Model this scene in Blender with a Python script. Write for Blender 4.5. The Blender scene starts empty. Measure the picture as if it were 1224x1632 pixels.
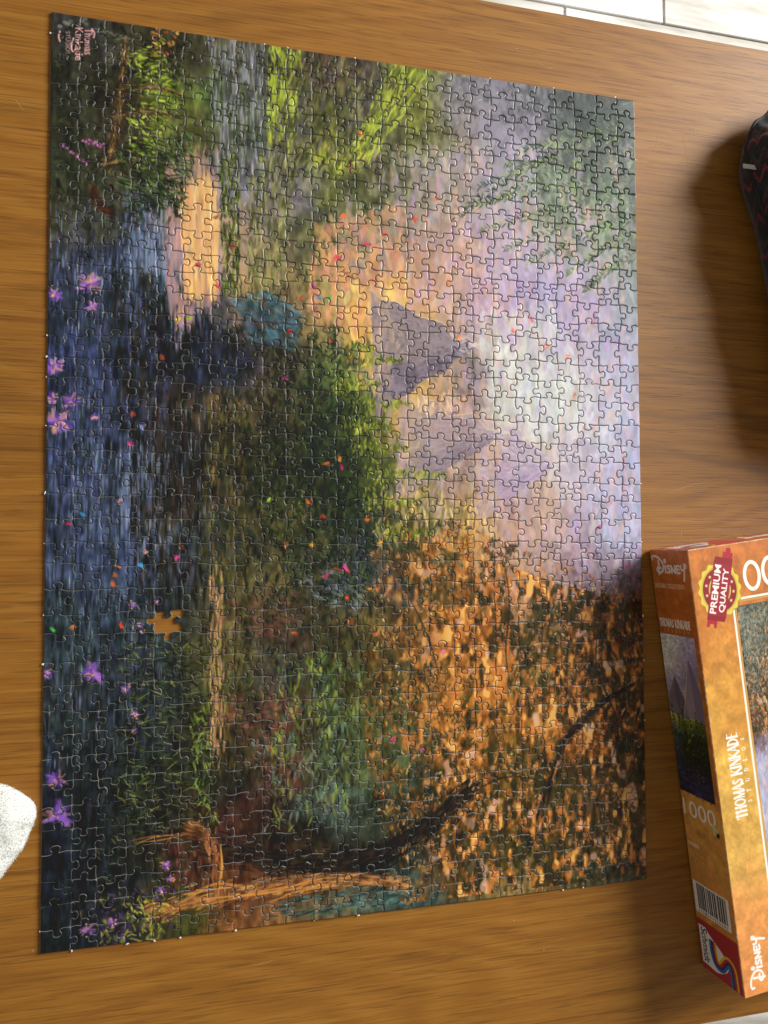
import bpy, bmesh, math, random
import numpy as np
from mathutils import Matrix, Vector, noise
R_ = math.radians
random.seed(7); RNG = np.random.default_rng(7)
scene = bpy.context.scene
COL = scene.collection

# ------------------------------------------------------------------ camera
CR = Matrix(((0.9655814, -0.0063174, -0.2600242), (-0.0040163, 0.9992237, -0.0391911), (0.2600699, 0.0388865, 0.9648065)))
CC = Vector((0.08160505, 0.29263237, 0.65204784))
FOC = 1321.78                                   # focal length in pixels of a 1224 x 1632 picture
cam = bpy.data.cameras.new('camera'); camo = bpy.data.objects.new('camera', cam); COL.objects.link(camo)
camo.matrix_world = Matrix.Translation(CC) @ CR.to_4x4()
cam.sensor_fit = 'VERTICAL'; cam.sensor_height = 24.0; cam.lens = 24.0 * FOC / 1632.0
cam.clip_start = 0.01; cam.clip_end = 50
scene.camera = camo

# ------------------------------------------------------------------ light: one window, up and to the right, and the room's own bounce
world = bpy.data.worlds.new('World'); scene.world = world; world.use_nodes = True
bg = world.node_tree.nodes['Background']
bg.inputs[0].default_value = (1.0, 0.93, 0.84, 1); bg.inputs[1].default_value = 0.30
LDIR = Vector((0.87 * math.cos(R_(29.5)), 0.49 * math.cos(R_(29.5)), math.sin(R_(29.5))))
la = bpy.data.lights.new('window_light', 'AREA'); lo = bpy.data.objects.new('window_light', la); COL.objects.link(lo)
la.shape = 'RECTANGLE'; la.size = 1.55; la.size_y = 1.9; la.energy = 345; la.color = (1.0, 0.985, 0.95)
lo.location = Vector((0.40, 0.30, 0.0)) + LDIR * 4.2
lo.rotation_euler = (-LDIR).to_track_quat('-Z', 'Y').to_euler()
scene.view_settings.view_transform = 'Standard'; scene.view_settings.look = 'None'
scene.view_settings.exposure = 0.0; scene.view_settings.gamma = 1.0
scene.cycles.max_bounces = 6

# ------------------------------------------------------------------ helpers
def link(name, me, mats=(), parent=None):
    o = bpy.data.objects.new(name, me); COL.objects.link(o)
    for m in mats:
        if m.name not in [x.name for x in me.materials if x]: me.materials.append(m)
    if parent: o.parent = parent
    return o
def tag(o, label=None, cat=None, group=None, kind=None):
    if label: o['label'] = label
    if cat: o['category'] = cat
    if group: o['group'] = group
    if kind: o['kind'] = kind
    return o
def empty(name, loc=(0, 0, 0), rz=0.0):
    o = bpy.data.objects.new(name, None); COL.objects.link(o); o.location = loc; o.rotation_euler = (0, 0, rz)
    o.empty_display_size = 0.05
    return o
def from_bm(name, bm):
    me = bpy.data.meshes.new(name); bm.to_mesh(me); bm.free(); return me
def box_bm(x0, y0, z0, x1, y1, z1, bev=0.0, seg=1):
    bm = bmesh.new(); bmesh.ops.create_cube(bm, size=1)
    for v in bm.verts:
        v.co = Vector((x0 + (v.co.x + .5) * (x1 - x0), y0 + (v.co.y + .5) * (y1 - y0), z0 + (v.co.z + .5) * (z1 - z0)))
    if bev: bmesh.ops.bevel(bm, geom=list(bm.edges), offset=bev, segments=seg, affect='EDGES', profile=.5)
    return bm
class NT:
    def __init__(s, name):
        s.m = bpy.data.materials.new(name); s.m.use_nodes = True; s.t = s.m.node_tree
        s.b = s.t.nodes['Principled BSDF']
    def n(s, ty, **kw):
        nd = s.t.nodes.new('ShaderNode' + ty)
        for k, v in kw.items():
            if k.startswith('i_'): nd.inputs[int(k[2:]) if k[2:].isdigit() else k[2:].replace('_', ' ')].default_value = v
            else: setattr(nd, k, v)
        return nd
    def l(s, a, b): s.t.links.new(a, b)
    def math(s, op, a, b=None, c=None):
        nd = s.n('Math', operation=op)
        for i, v in enumerate((a, b, c)):
            if v is None: continue
            if isinstance(v, (int, float)): nd.inputs[i].default_value = v
            else: s.l(v, nd.inputs[i])
        return nd.outputs[0]
    def mix(s, f, a, b, blend='MIX'):
        nd = s.n('Mix', data_type='RGBA', blend_type=blend)
        for i, v in ((0, f), (6, a), (7, b)):
            if isinstance(v, (int, float)): nd.inputs[i].default_value = v
            elif isinstance(v, tuple): nd.inputs[i].default_value = (*v[:3], 1)
            else: s.l(v, nd.inputs[i])
        return nd.outputs[2]
    def ramp(s, f, stops):
        nd = s.n('ValToRGB'); e = nd.color_ramp.elements
        while len(e) < len(stops): e.new(0.5)
        for q, (p, c) in zip(e, stops): q.position = p; q.color = (*c, 1) if len(c) == 3 else c
        s.l(f, nd.inputs[0]); return nd.outputs[0]
    def coords(s, kind='Object', scale=(1, 1, 1), loc=None):
        tc = s.n('TexCoord'); mp = s.n('Mapping'); mp.inputs['Scale'].default_value = scale
        s.l(tc.outputs[kind], mp.inputs[0])
        if loc is not None: s.l(loc, mp.inputs['Location'])
        return mp.outputs[0]
    def noise(s, vec, scale, detail=4, rough=.55, dist=0):
        nd = s.n('TexNoise'); nd.inputs['Scale'].default_value = scale; nd.inputs['Detail'].default_value = detail
        nd.inputs['Roughness'].default_value = rough; nd.inputs['Distortion'].default_value = dist
        s.l(vec, nd.inputs['Vector']); return nd.outputs[0]
    def bump(s, h, strength, dist):
        nd = s.n('Bump'); nd.inputs['Strength'].default_value = strength; nd.inputs['Distance'].default_value = dist
        s.l(h, nd.inputs['Height']); s.l(nd.outputs[0], s.b.inputs['Normal']); return nd
def lin(c):
    c = np.asarray(c, float); return np.where(c <= .04045, c / 12.92, ((c + .055) / 1.055) ** 2.4)
def srgb(c):
    c = np.clip(np.asarray(c, float), 0, 1); return np.where(c <= .0031308, c * 12.92, 1.055 * c ** (1 / 2.4) - .055)
def hx(h): return np.array([int(h[i:i + 2], 16) for i in (0, 2, 4)], np.float32) / 255
def hl(h): return tuple(float(v) for v in lin(hx(h)))

# ------------------------------------------------------------------ a small 2-D print shop: everything that is flat print is painted here
def catmull(pts, n=6, closed=False):
    P = [np.array(p, float) for p in pts]; out = []
    m = len(P)
    for i in range(m if closed else m - 1):
        a, b, c, d = (P[(i - 1) % m], P[i], P[(i + 1) % m], P[(i + 2) % m]) if closed else (P[max(i - 1, 0)], P[i], P[i + 1], P[min(i + 2, m - 1)])
        for k in range(n):
            t = k / n
            out.append(.5 * ((2 * b) + (c - a) * t + (2 * a - 5 * b + 4 * c - d) * t * t + (3 * b - a - 3 * c + d) * t ** 3))
    if not closed: out.append(P[-1])
    return out
TEXTS = {}
def text_tris(s, bold=0.0):
    if (s, bold) not in TEXTS:
        cu = bpy.data.curves.new('lettering', 'FONT'); cu.body = s; cu.offset = bold; cu.resolution_u = 4
        ob = bpy.data.objects.new('lettering', cu)
        me = bpy.data.meshes.new_from_object(ob); me.calc_loop_triangles()
        v = np.array([(p.co.x, p.co.y) for p in me.vertices]); t = np.array([tuple(q.vertices) for q in me.loop_triangles])
        lo_, hi = v.min(0), v.max(0)
        TEXTS[(s, bold)] = ((v - lo_) / (hi - lo_), t)
        bpy.data.objects.remove(ob); bpy.data.curves.remove(cu); bpy.data.meshes.remove(me)
    return TEXTS[(s, bold)]
class Canvas:
    def __init__(s, w, h, k=1.0, tf=None):
        s.w, s.h, s.k = w, h, k; s.a = np.zeros((h, w, 3), np.float32)
        s.tf = tf or (lambda x, y: (x * k, y * k))
        s.bris = RNG.random((64, 64)).astype(np.float32)
    def box(s, x0, y0, x1, y1):
        return max(0, int(x0)), max(0, int(y0)), min(s.w, int(x1) + 2), min(s.h, int(y1) + 2)
    def blend(s, b, m, col):
        r = s.a[b[1]:b[3], b[0]:b[2]]; r += (np.asarray(col, np.float32) - r) * m[..., None]
    def poly(s, pts, col, alpha=1.0, raw=False, mask=None):
        P = np.array(pts if raw else [s.tf(*p) for p in pts], float)
        b = s.box(*(P.min(0) - 1), *(P.max(0) + 1))
        if b[2] <= b[0] or b[3] <= b[1]: return
        S = 3
        X = (np.arange((b[2] - b[0]) * S) + .5) / S + b[0]; Y = (np.arange((b[3] - b[1]) * S) + .5) / S + b[1]
        m = np.zeros((len(Y), len(X)), bool)
        for i in range(len(P)):
            (x0, y0), (x1, y1) = P[i], P[(i + 1) % len(P)]
            if y0 == y1: continue
            rows = (Y >= min(y0, y1)) & (Y < max(y0, y1))
            xs = x0 + (Y[rows] - y0) * (x1 - x0) / (y1 - y0)
            m[rows] ^= X[None, :] < xs[:, None]
        m = m.reshape(b[3] - b[1], S, b[2] - b[0], S).mean((1, 3)).astype(np.float32)
        s.blend(b, m * alpha, col)
    def rect(s, x0, y0, x1, y1, col, alpha=1.0): s.poly([(x0, y0), (x1, y0), (x1, y1), (x0, y1)], col, alpha)
    def line(s, pts, wid, col, alpha=1.0, smooth=0, taper=False):
        P = [np.array(s.tf(*p)) for p in (catmull(pts, smooth) if smooth else pts)]
        Q = np.array(P); b = s.box(*(Q.min(0) - wid - 2), *(Q.max(0) + wid + 2))
        if b[2] <= b[0] or b[3] <= b[1]: return
        X, Y = np.meshgrid(np.arange(b[0], b[2]) + .5, np.arange(b[1], b[3]) + .5)
        m = np.zeros(X.shape)
        for i in range(len(P) - 1):
            d = P[i + 1] - P[i]; L2 = max(1e-9, d @ d)
            t = np.clip(((X - P[i][0]) * d[0] + (Y - P[i][1]) * d[1]) / L2, 0, 1)
            dist = np.hypot(X - P[i][0] - t * d[0], Y - P[i][1] - t * d[1])
            w = wid / 2 * ((1 - .85 * abs(2 * (i + .5) / (len(P) - 1) - 1)) if taper else 1)
            m = np.maximum(m, np.clip(w - dist + .5, 0, 1))
        s.blend(b, (m * alpha).astype(np.float32), col)
    def text(s, t, o, ux, uy, col, bold=0.0, alpha=1.0):
        """o = lower left corner of the lettering, ux and uy = its whole width and height as vectors"""
        v, tr = text_tris(t, bold); o, ux, uy = (np.array(q, float) for q in (o, ux, uy))
        P = np.array([s.tf(*(o + ux * p[0] + uy * p[1])) for p in v])
        b = s.box(*(P.min(0) - 1), *(P.max(0) + 1)); S = 4
        if b[2] <= b[0] or b[3] <= b[1]: return
        m = np.zeros(((b[3] - b[1]) * S, (b[2] - b[0]) * S), bool)
        for q in tr:
            A = (P[q] - (b[0], b[1])) * S
            x0, y0 = np.floor(A.min(0)).astype(int); x1, y1 = np.ceil(A.max(0)).astype(int) + 1
            x0, y0 = max(x0, 0), max(y0, 0)
            X, Y = np.meshgrid(np.arange(x0, min(x1, m.shape[1])) + .5, np.arange(y0, min(y1, m.shape[0])) + .5)
            if not X.size: continue
            e = [(A[(i + 1) % 3][0] - A[i][0]) * (Y - A[i][1]) - (A[(i + 1) % 3][1] - A[i][1]) * (X - A[i][0]) for i in range(3)]
            ins = ((e[0] >= 0) & (e[1] >= 0) & (e[2] >= 0)) | ((e[0] <= 0) & (e[1] <= 0) & (e[2] <= 0))
            m[y0:y0 + X.shape[0], x0:x0 + X.shape[1]] |= ins
        m = m.reshape(b[3] - b[1], S, b[2] - b[0], S).mean((1, 3)).astype(np.float32)
        s.blend(b, m * alpha, col)
    def dab(s, x, y, ln, wd, ang, col, alpha=.8, raw=False):
        """one brush stroke: tapered, with bristle marks"""
        if not raw: x, y = s.tf(x, y)
        ca, sa = math.cos(ang), math.sin(ang)
        ex = abs(ca) * ln / 2 + abs(sa) * wd / 2 + 1; ey = abs(sa) * ln / 2 + abs(ca) * wd / 2 + 1
        b = s.box(x - ex, y - ey, x + ex, y + ey)
        if b[2] <= b[0] or b[3] <= b[1]: return
        X = np.arange(b[0], b[2], dtype=np.float32)[None, :] + .5 - x; Y = np.arange(b[1], b[3], dtype=np.float32)[:, None] + .5 - y
        u = (X * ca + Y * sa) / (ln / 2); v = (Y * ca - X * sa) / (wd / 2)
        m = np.clip((1 - u * u - v * v) * 2.2, 0, 1)
        br = s.bris[int(x) % 64][np.clip(((v + 1) * 7).astype(int), 0, 63)]
        s.blend(b, m * (alpha * (.55 + .45 * br)), col)
    def image(s, name):
        im = bpy.data.images.new(name, s.w, s.h)
        px = np.ones((s.h, s.w, 4), np.float32); px[..., :3] = np.clip(s.a[::-1], 0, 1)
        im.pixels.foreach_set(px.ravel()); im.update(); im.pack()
        return im
def vnoise(w, h, cell, seed):
    cx, cy = cell if isinstance(cell, tuple) else (cell, cell)
    g = np.random.default_rng(seed).random((h // cy + 3, w // cx + 3)).astype(np.float32)
    y = np.arange(h) / cy; x = np.arange(w) / cx; yi, xi = y.astype(int), x.astype(int)
    fy, fx = (y - yi)[:, None], (x - xi)[None, :]; fy, fx = fy * fy * (3 - 2 * fy), fx * fx * (3 - 2 * fx)
    return (g[yi][:, xi] * (1 - fx) + g[yi][:, xi + 1] * fx) * (1 - fy) + (g[yi + 1][:, xi] * (1 - fx) + g[yi + 1][:, xi + 1] * fx) * fy
def upgrid(G, w, h):
    gh, gw = G.shape[:2]
    y = np.clip((np.arange(h) + .5) / h * gh - .5, 0, gh - 1.001); x = np.clip((np.arange(w) + .5) / w * gw - .5, 0, gw - 1.001)
    yi, xi = y.astype(int), x.astype(int); fy, fx = (y - yi)[:, None, None], (x - xi)[None, :, None]
    return ((G[yi][:, xi] * (1 - fx) + G[yi][:, xi + 1] * fx) * (1 - fy) + (G[yi + 1][:, xi] * (1 - fx) + G[yi + 1][:, xi + 1] * fx) * fy).astype(np.float32)

# ------------------------------------------------------------------ the print on the puzzle: a plain painted lake and wood at sunset
PW, PH = 0.493, 0.693                             # the puzzle, metres
GRID = '''3a3a38 4a4638 3c3a2a 5a5a48 4c4c42 5c4a3c 5a5548 7a8038 76757a 85828c 6a6c70 454d4b 3e4644
2e3028 45402e 7c8a3c 4a5a3a 5a5c58 6c7038 5c5a48 767a38 80786e 8d8896 84808e 4a564a 404a44
3a3c30 4c4638 5e5a38 4e5a40 6a6870 848a38 5a5a3c 7a7a68 948c88 a29cac 727e6c 586a50 465642
343a2c 4a4434 44502e 6c6a70 8a8290 5a5e4a 5e6240 8c8678 b09a8a b0a4b0 808878 747c66 566a4a
4a4a38 464a54 8a8290 b59a84 6e6858 5a5e38 8a8478 b08c78 c0a090 b4a4b6 a8a0b2 a8a4b0 808a80
484a60 4c5872 6a7a8c c0a070 7a6a48 8a8858 c49878 cca080 c0a094 b09cb8 a49cc0 b0a0bc 9aa0b0
3c4058 464e66 2a2a2c 44444c 5a4a40 a08858 d8a060 d0a868 8c7e7c c0b0a0 b0a8b8 b8b0c0 b0acc4
444c78 384058 282c38 30364a 5a5044 4a5634 88904a c8a45c 857884 c8c4b8 c4c8c0 c8c4c8 b8b8c8
424660 3c4460 4a3c30 6a6040 46402c 26301f 56602c c09a58 b08c7c c0b8ac c8ccc8 c8c8cc c0c0d0
4a5278 46506a 2c2a28 36342c 2a3026 28321f 4a5428 a89a60 9c8680 b8a0a0 c8bcb4 bcb4c4 b4b8d0
525a7c 566078 4a4038 3a3832 4c4a2c 2c3426 38402c 7a7440 a08468 b09098 c0a898 b8a8bc a8acc4
4a5470 4c587c 5a626c 3c4038 5c5434 343c34 30383c 4a4c30 b09050 b89880 b89c94 b0a0b4 a8a8c0
3e4a52 48546c 3c4450 4a4c38 6a5a3c 3c3e38 48525e 4c4a38 a07a40 b08460 a88c7c 907880 80707c
3c4a4c 3a444c 3a3e38 6a5c40 5a4438 44402c 6c5c34 5a4c30 8c6030 b07048 70603c 6c4c34 584034
3c4244 3a3e4c 38403c 5c5c38 4a4a44 44482c 5a5434 4c4c34 a07038 b8844c 6c6a40 6c4a2c 503a2c
343c3c 343c38 32363a 4a4428 6a4a3c 4a5230 566038 565238 94622c b07c3c 7c643c 84502c 4a3424
2c3036 2e342e 38402e 34322c 6c4438 586048 5c6440 48503c 6c5430 8a6430 70582e 945c30 4a3220
282c34 2a2e2a 34302a 4a302a 3a302a 50605a 4c5c48 3c4034 4c4428 6c5428 605434 806044 4a3626
232a30 262c28 3a3428 5c3a30 2c261e 2c2a22 2a2822 343632 3a3830 6a5c38 6c5a3c 4c4a38 3c3228
20282a 363440 54542e 7a5030 8a6440 7a6a4c 50645c 3c504c 6c6048 807048 8a7044 4c5240 4a4434'''
GRID = np.array([[hx(c) for c in r.split()] for r in GRID.split('\n')])  # colours as seen under the window, its falloff left in them
HM = (0.0008760697, 9.908972e-06, -0.0711400066, -0.0001041338, 0.0006827365, -0.0038544180, -0.0001849352, 2.6140126e-05)
KP = 2200.0                                       # canvas pixels per metre
CW, CHH = int(PW * KP), int(PH * KP)
def sk(x, y):                                     # sketch coordinates -> canvas
    w = HM[6] * x + HM[7] * y + 1
    return (HM[0] * x + HM[1] * y + HM[2]) / w * CW, (HM[3] * x + HM[4] * y + HM[5]) / w * CHH
def unsk(px, py):
    u, v = px / CW, py / CHH
    a = np.array([[HM[0] - u * HM[6], HM[1] - u * HM[7]], [HM[3] - v * HM[6], HM[4] - v * HM[7]]])
    return np.linalg.solve(a, np.array([u - HM[2], v - HM[5]]))

def paint_picture():
    c = Canvas(CW, CHH, tf=sk)
    base = upgrid(GRID, CW, CHH)
    wx = (vnoise(CW, CHH, 46, 1) - .5) * 60 + (vnoise(CW, CHH, 15, 2) - .5) * 26; wy = (vnoise(CW, CHH, 46, 3) - .5) * 76 + (vnoise(CW, CHH, 15, 4) - .5) * 30
    Y, X = np.mgrid[0:CHH, 0:CW]
    xi = np.clip((X + wx).astype(int), 0, CW - 1); yi = np.clip((Y + wy).astype(int), 0, CHH - 1)
    c.a = base[yi, xi] * (.88 + .24 * vnoise(CW, CHH, 9, 5))[..., None]
    r = random.Random(3)
    def jit(col, a): 
        k = 1 + r.uniform(-a, a); return np.clip(np.array(col) * k + np.array([r.uniform(-a, a) * .12 for _ in range(3)]), 0, 1)
    # ground coat of strokes
    for i in range(15000):
        x, y = r.random() * CW, r.random() * CHH
        col = c.a[min(CHH - 1, int(y)), min(CW - 1, int(x))]
        water = x < CW * .26
        ang = math.pi / 2 + r.gauss(0, .06 if water else .35)
        c.dab(x, y, r.uniform(14, 44) if water else (r.uniform(16, 46) if col.mean() > .55 else r.uniform(8, 30)), r.uniform(2, 5) if water else (r.uniform(6, 15) if col.mean() > .55 else r.uniform(3, 8)), ang, jit(col, .07 if col.mean() > .55 else .17), .75, raw=True)
    def inside(poly, x, y):
        k = False; n = len(poly)
        for i in range(n):
            (x0, y0), (x1, y1) = poly[i], poly[(i + 1) % n]
            if (y0 > y) != (y1 > y) and x < (x1 - x0) * (y - y0) / (y1 - y0) + x0: k = not k
        return k
    def scatter(poly, n, pal, ln, wd, ang=math.pi / 2, da=.5, alpha=.85, clump=0):
        xs = [p[0] for p in poly]; ys = [p[1] for p in poly]; pal = [hx(q) for q in pal]; k = 0
        field = vnoise(1300, 1700, clump, r.randrange(999)) if clump else None
        for _ in range(n * 12):
            if k >= n: break
            x, y = r.uniform(min(xs), max(xs)), r.uniform(min(ys), max(ys))
            if not inside(poly, x, y): continue
            if field is not None and field[int(y) % 1700, int(x) % 1300] < r.uniform(.42, .62): continue
            k += 1
            c.dab(x, y, r.uniform(*ln), r.uniform(*wd), ang + r.gauss(0, da), jit(r.choice(pal), .16), alpha)
    # --- water, left: streaks that run across the lake
    lake = [(75, 330), (330, 330), (340, 640), (300, 900), (230, 1200), (68, 1240)]
    scatter(lake, 900, ['4a5884', '303a50', '20262c', '6a789c', '3a466a', '1e2628', '2a3036'], (18, 60), (1.5, 4.5), da=.05, alpha=.6)
    scatter(lake, 150, ['a8b8d0', 'c8d0dc', '7c90b8'], (14, 50), (1, 2.4), da=.04, alpha=.6)
    scatter([(170, 430), (300, 430), (330, 980), (220, 980)], 520, ['23241f', '1c1e1c', '2e2822', '3a3026', '26302e'], (20, 60), (3, 9), da=.08, alpha=.7)
    scatter([(66, 940), (300, 940), (260, 1500), (64, 1500)], 640, ['22282a', '2a3230', '1b2020', '323c44', '2c2c3e'], (16, 50), (3, 7), da=.1, alpha=.6)
    scatter([(68, 560), (165, 560), (165, 900), (68, 900)], 230, ['465078', '56608c', '38405e', '2a3040', '6c78a0'], (20, 60), (2, 5), da=.05, alpha=.55)
    scatter([(70, 400), (200, 400), (190, 900), (68, 900)], 420, ['1e2624', '2a3230', '222c34', '343c3c', '28322a'], (20, 64), (2, 6), da=.05, alpha=.55)
    scatter([(150, 700), (260, 700), (240, 900), (140, 900)], 80, ['7c90b0', '94a4bc', 'b0bccc'], (18, 60), (1.5, 4), da=.04, alpha=.5)
    scatter([(190, 330), (310, 300), (320, 440), (200, 450)], 140, ['7a94b4', '5a7494', 'a8b4c8', '8a90b0'], (20, 60), (2, 5), da=.05, alpha=.6)
    scatter([(262, 270), (352, 230), (352, 470), (280, 540), (262, 420)], 330, ['c89890', 'b89098', 'd0a088', 'a890a0'], (24, 70), (4, 9), da=.05, alpha=.5)
    scatter([(285, 300), (348, 290), (345, 470), (295, 470)], 330, ['e8b870', 'e0ac78', 'f0cc88', 'e4b080'], (24, 70), (4, 9), da=.05, alpha=.6)
    # --- near bank, top left: bright grass behind dead boughs
    scatter([(85, 30), (300, 60), (300, 350), (85, 400)], 520, ['2a3022', '343a28', '222820', '40402c', '4a4a30'], (8, 26), (3, 7), da=.8)
    scatter([(205, 90), (260, 60), (280, 150), (240, 270), (205, 270)], 260, ['a8c040', '8aa838', 'c0d050', '6c8a34', '90a030'], (6, 18), (2, 5), ang=.2, da=.6)
    scatter([(240, 40), (290, 40), (270, 90), (240, 90)], 60, ['b06040', 'a84c30', 'c08050', 'd0b050'], (4, 9), (3, 6), da=1)
    for pts, w in (([(200, 60), (196, 120), (190, 180), (178, 240), (168, 262)], 20), ([(175, 190), (205, 180), (240, 178), (280, 186)], 7),
                   ([(180, 142), (215, 140), (250, 140), (290, 152)], 8), ([(160, 262), (190, 258), (225, 254)], 6), ([(146, 296), (160, 330), (176, 340)], 16)):
        c.line(pts, w * 1.05, hx('4a3c2a'), .9, 5, True)
        for _ in range(int(w * 9)):
            i = r.randrange(len(pts) - 1); t = r.random()
            c.dab(pts[i][0] * (1 - t) + pts[i + 1][0] * t + r.gauss(0, w * .2), pts[i][1] * (1 - t) + pts[i + 1][1] * t + r.gauss(0, w * .2), r.uniform(6, 16), 2.2,
                  math.atan2(pts[i + 1][1] - pts[i][1], pts[i + 1][0] - pts[i][0]) + r.gauss(0, .1), jit(hx(r.choice(['8a6c48', '9c7c50', '5a4630', '3a2e22', 'a88858'] if w != 16 else ['4a3024', '5c3a2a', '38241c'])), .15), .8)
    scatter([(190, 240), (310, 210), (290, 330), (200, 330)], 420, ['26321f', '32402a', '1e281c', '485a34', '6a7a4a'], (12, 34), (1.5, 3.5), ang=.5, da=.55)
    # --- islands and willows, top
    scatter([(330, 60), (420, 70), (420, 330), (345, 330)], 360, ['8a8898', '6c6c74', 'a09cac', '5a5c58', '7a8078', 'b0a8b8'], (18, 50), (2, 5), da=.06, alpha=.65)
    scatter([(428, 70), (480, 80), (470, 240), (425, 230)], 260, ['98a83a', 'b0bc48', '788830', '5a6428', 'c0c458'], (14, 40), (2.5, 6), da=.16)
    scatter([(620, 110), (685, 115), (600, 250), (540, 270)], 240, ['a8b440', '8a9838', 'c0c850', '606c2c'], (14, 42), (2.5, 6), ang=2.05, da=.18)
    scatter([(480, 80), (620, 110), (560, 260), (430, 330), (430, 240)], 460, ['4a4c34', '5c5e3c', '3c3e30', '6c6a40', '807a54', '6a6468'], (14, 40), (2.5, 6), ang=1.75, da=.28)
    scatter([(350, 250), (380, 250), (385, 470), (355, 470)], 230, ['3c4426', '546030', '2c3420', '6c7838', '8a9440'], (10, 30), (2.5, 5), da=.14)
    scatter([(400, 250), (470, 250), (450, 480), (395, 480)], 300, ['5c6438', '7a7c48', '8a8a60', '48502c', 'a09a68'], (14, 40), (2.5, 6), da=.14, alpha=.75)
    # --- sky: pink, gold and lilac
    sky = [(560, 250), (1010, 200), (1020, 900), (700, 900), (520, 520)]
    scatter(sky, 700, ['c8b0c0', 'b8a4c8', 'd8c0b8', 'c8c8d0', 'd0b0a8', 'c0b8d8'], (18, 54), (8, 18), da=.3, alpha=.28)
    scatter([(500, 360), (640, 330), (640, 500), (560, 540), (490, 500)], 320, ['e8b070', 'e09868', 'e8c080', 'e0a080', 'd89088'], (16, 46), (7, 15), da=.3, alpha=.4)
    scatter([(760, 500), (900, 480), (930, 680), (780, 660)], 260, ['d0d4cc', 'c4cccc', 'd8d8d0', 'c8c8d8'], (20, 56), (8, 18), da=.35, alpha=.4)
    scatter([(690, 330), (1000, 330), (1010, 560), (720, 540)], 300, ['b098d0', 'a890c8', 'c0a8d0', 'd0a8b0', 'e0b0a0'], (16, 46), (6, 14), da=.2, alpha=.36)
    scatter([(960, 560), (1018, 560), (1022, 880), (965, 880)], 160, ['a8b4dc', 'b8c4e4', 'c8b8d8', 'd8a8a8'], (20, 50), (5, 13), da=.2, alpha=.4)
    scatter([(540, 460), (650, 440), (640, 640), (560, 620)], 200, ['f0c868', 'e8b858', 'f4d888', 'e0a860'], (14, 42), (6, 13), da=.35, alpha=.45)
    for k in range(420):
        x, y = r.uniform(600, 1020), r.uniform(230, 900)
        if not inside(sky, x, y): continue
        c.dab(x, y, r.uniform(18, 60), r.uniform(5, 13), math.pi / 2 + r.gauss(0, .22), jit(hx(r.choice(['e0a890', 'c0a0d8', 'e8c090', 'd8a0b0', 'a898d0', 'e8d8c0', 'b0b4d8', 'e8b0a0'])), .06), .34)
    # --- misty hills
    def peak(apex, b0, b1, cols, snow, al=.86):
        """a misty peak whose summit points at the light: strokes fan down from the summit, one flank paler than the other"""
        def ridge(p, q, n=9):
            return [(p[0] + (q[0] - p[0]) * i / n + (r.gauss(0, 3.4) if 0 < i < n else 0), p[1] + (q[1] - p[1]) * i / n + (r.gauss(0, 3.4) + 7 * math.sin(i * 2.1 + p[0]) if 0 < i < n else 0)) for i in range(n + 1)]
        left, right = ridge(b0, apex), ridge(apex, b1); mid = ridge(apex, ((b0[0] + b1[0]) / 2, b0[1] * .38 + b1[1] * .62))
        c.poly(left + right[1:], hx(cols[0]), al); c.poly(mid + [b1] + right[::-1], hx(cols[2]), al * .8)
        for k in range(520):
            t, f = r.random() ** .7, r.random(); bx_, by_ = b0[0] + (b1[0] - b0[0]) * f, b0[1] + (b1[1] - b0[1]) * f
            x, y = apex[0] + (bx_ - apex[0]) * t, apex[1] + (by_ - apex[1]) * t
            if not inside(left + right[1:], x, y): continue
            c.dab(x, y, r.uniform(8, 26), r.uniform(1.5, 5), math.atan2(by_ - apex[1], bx_ - apex[0]) + r.gauss(0, .35), jit(hx(cols[(2 if f > .62 + .15 * math.sin(t * 14) else 0) + r.randrange(2)]), .2), .55)
        for k in range(60):
            t, f = r.random() * snow, r.random(); c.dab(apex[0] + (b0[0] + (b1[0] - b0[0]) * f - apex[0]) * t, apex[1] + (b0[1] + (b1[1] - b0[1]) * f - apex[1]) * t, r.uniform(8, 18), r.uniform(2, 4), math.pi + (f - .5) * 1.2, hx('d4c8cc'), .5)
        c.line(left, 2.2, hx('e8cc9c'), .75 * al)
        for k in range(70):                        # mist lies over the foot
            f = r.random(); c.dab(b0[0] + (b1[0] - b0[0]) * f + r.gauss(12, 12), b0[1] + (b1[1] - b0[1]) * f, r.uniform(20, 46), r.uniform(6, 13), math.pi / 2 + r.gauss(0, .25), jit(hx(r.choice(['d8b880', 'c8a890', 'd0b0a0', 'e0c490'])), .06), .34)
    peak((895, 738), (770, 660), (760, 830), ('b4a4bc', 'bcacc4', 'a898b8', 'a494b4'), .12, .38)
    peak((812, 690), (640, 628), (630, 800), ('a4949c', 'a89aa8', '8c7e8c', '887a84'), .16, .68)
    peak((762, 552), (590, 462), (600, 668), ('8c808c', '94868f', '746a78', '6e6470'), .18)
    scatter([(640, 640), (720, 625), (750, 640), (690, 665)], 70, ['e8c090', 'd8a880', 'f0d0a0'], (8, 26), (3, 6), da=.3, alpha=.7)
    scatter([(580, 770), (720, 790), (800, 790), (790, 850), (600, 880)], 170, ['e8c878', 'e0b068', 'f0d898', 'd0a878'], (10, 30), (3, 7), da=.35, alpha=.6)
    # --- dark pines on the far shore, tips pointing into the light
    wood = [(430, 560), (540, 520), (560, 600), (590, 700), (600, 840), (580, 960), (470, 960), (400, 800), (430, 640)]
    scatter(wood, 900, ['1e281a', '2a3620', '182016', '34442a', '26301e', '3c4a2c'], (8, 26), (3, 7), da=.6)
    scatter(wood, 150, ['5a6a34', '48583a', '708040'], (8, 18), (1.5, 3), da=.8)
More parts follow.
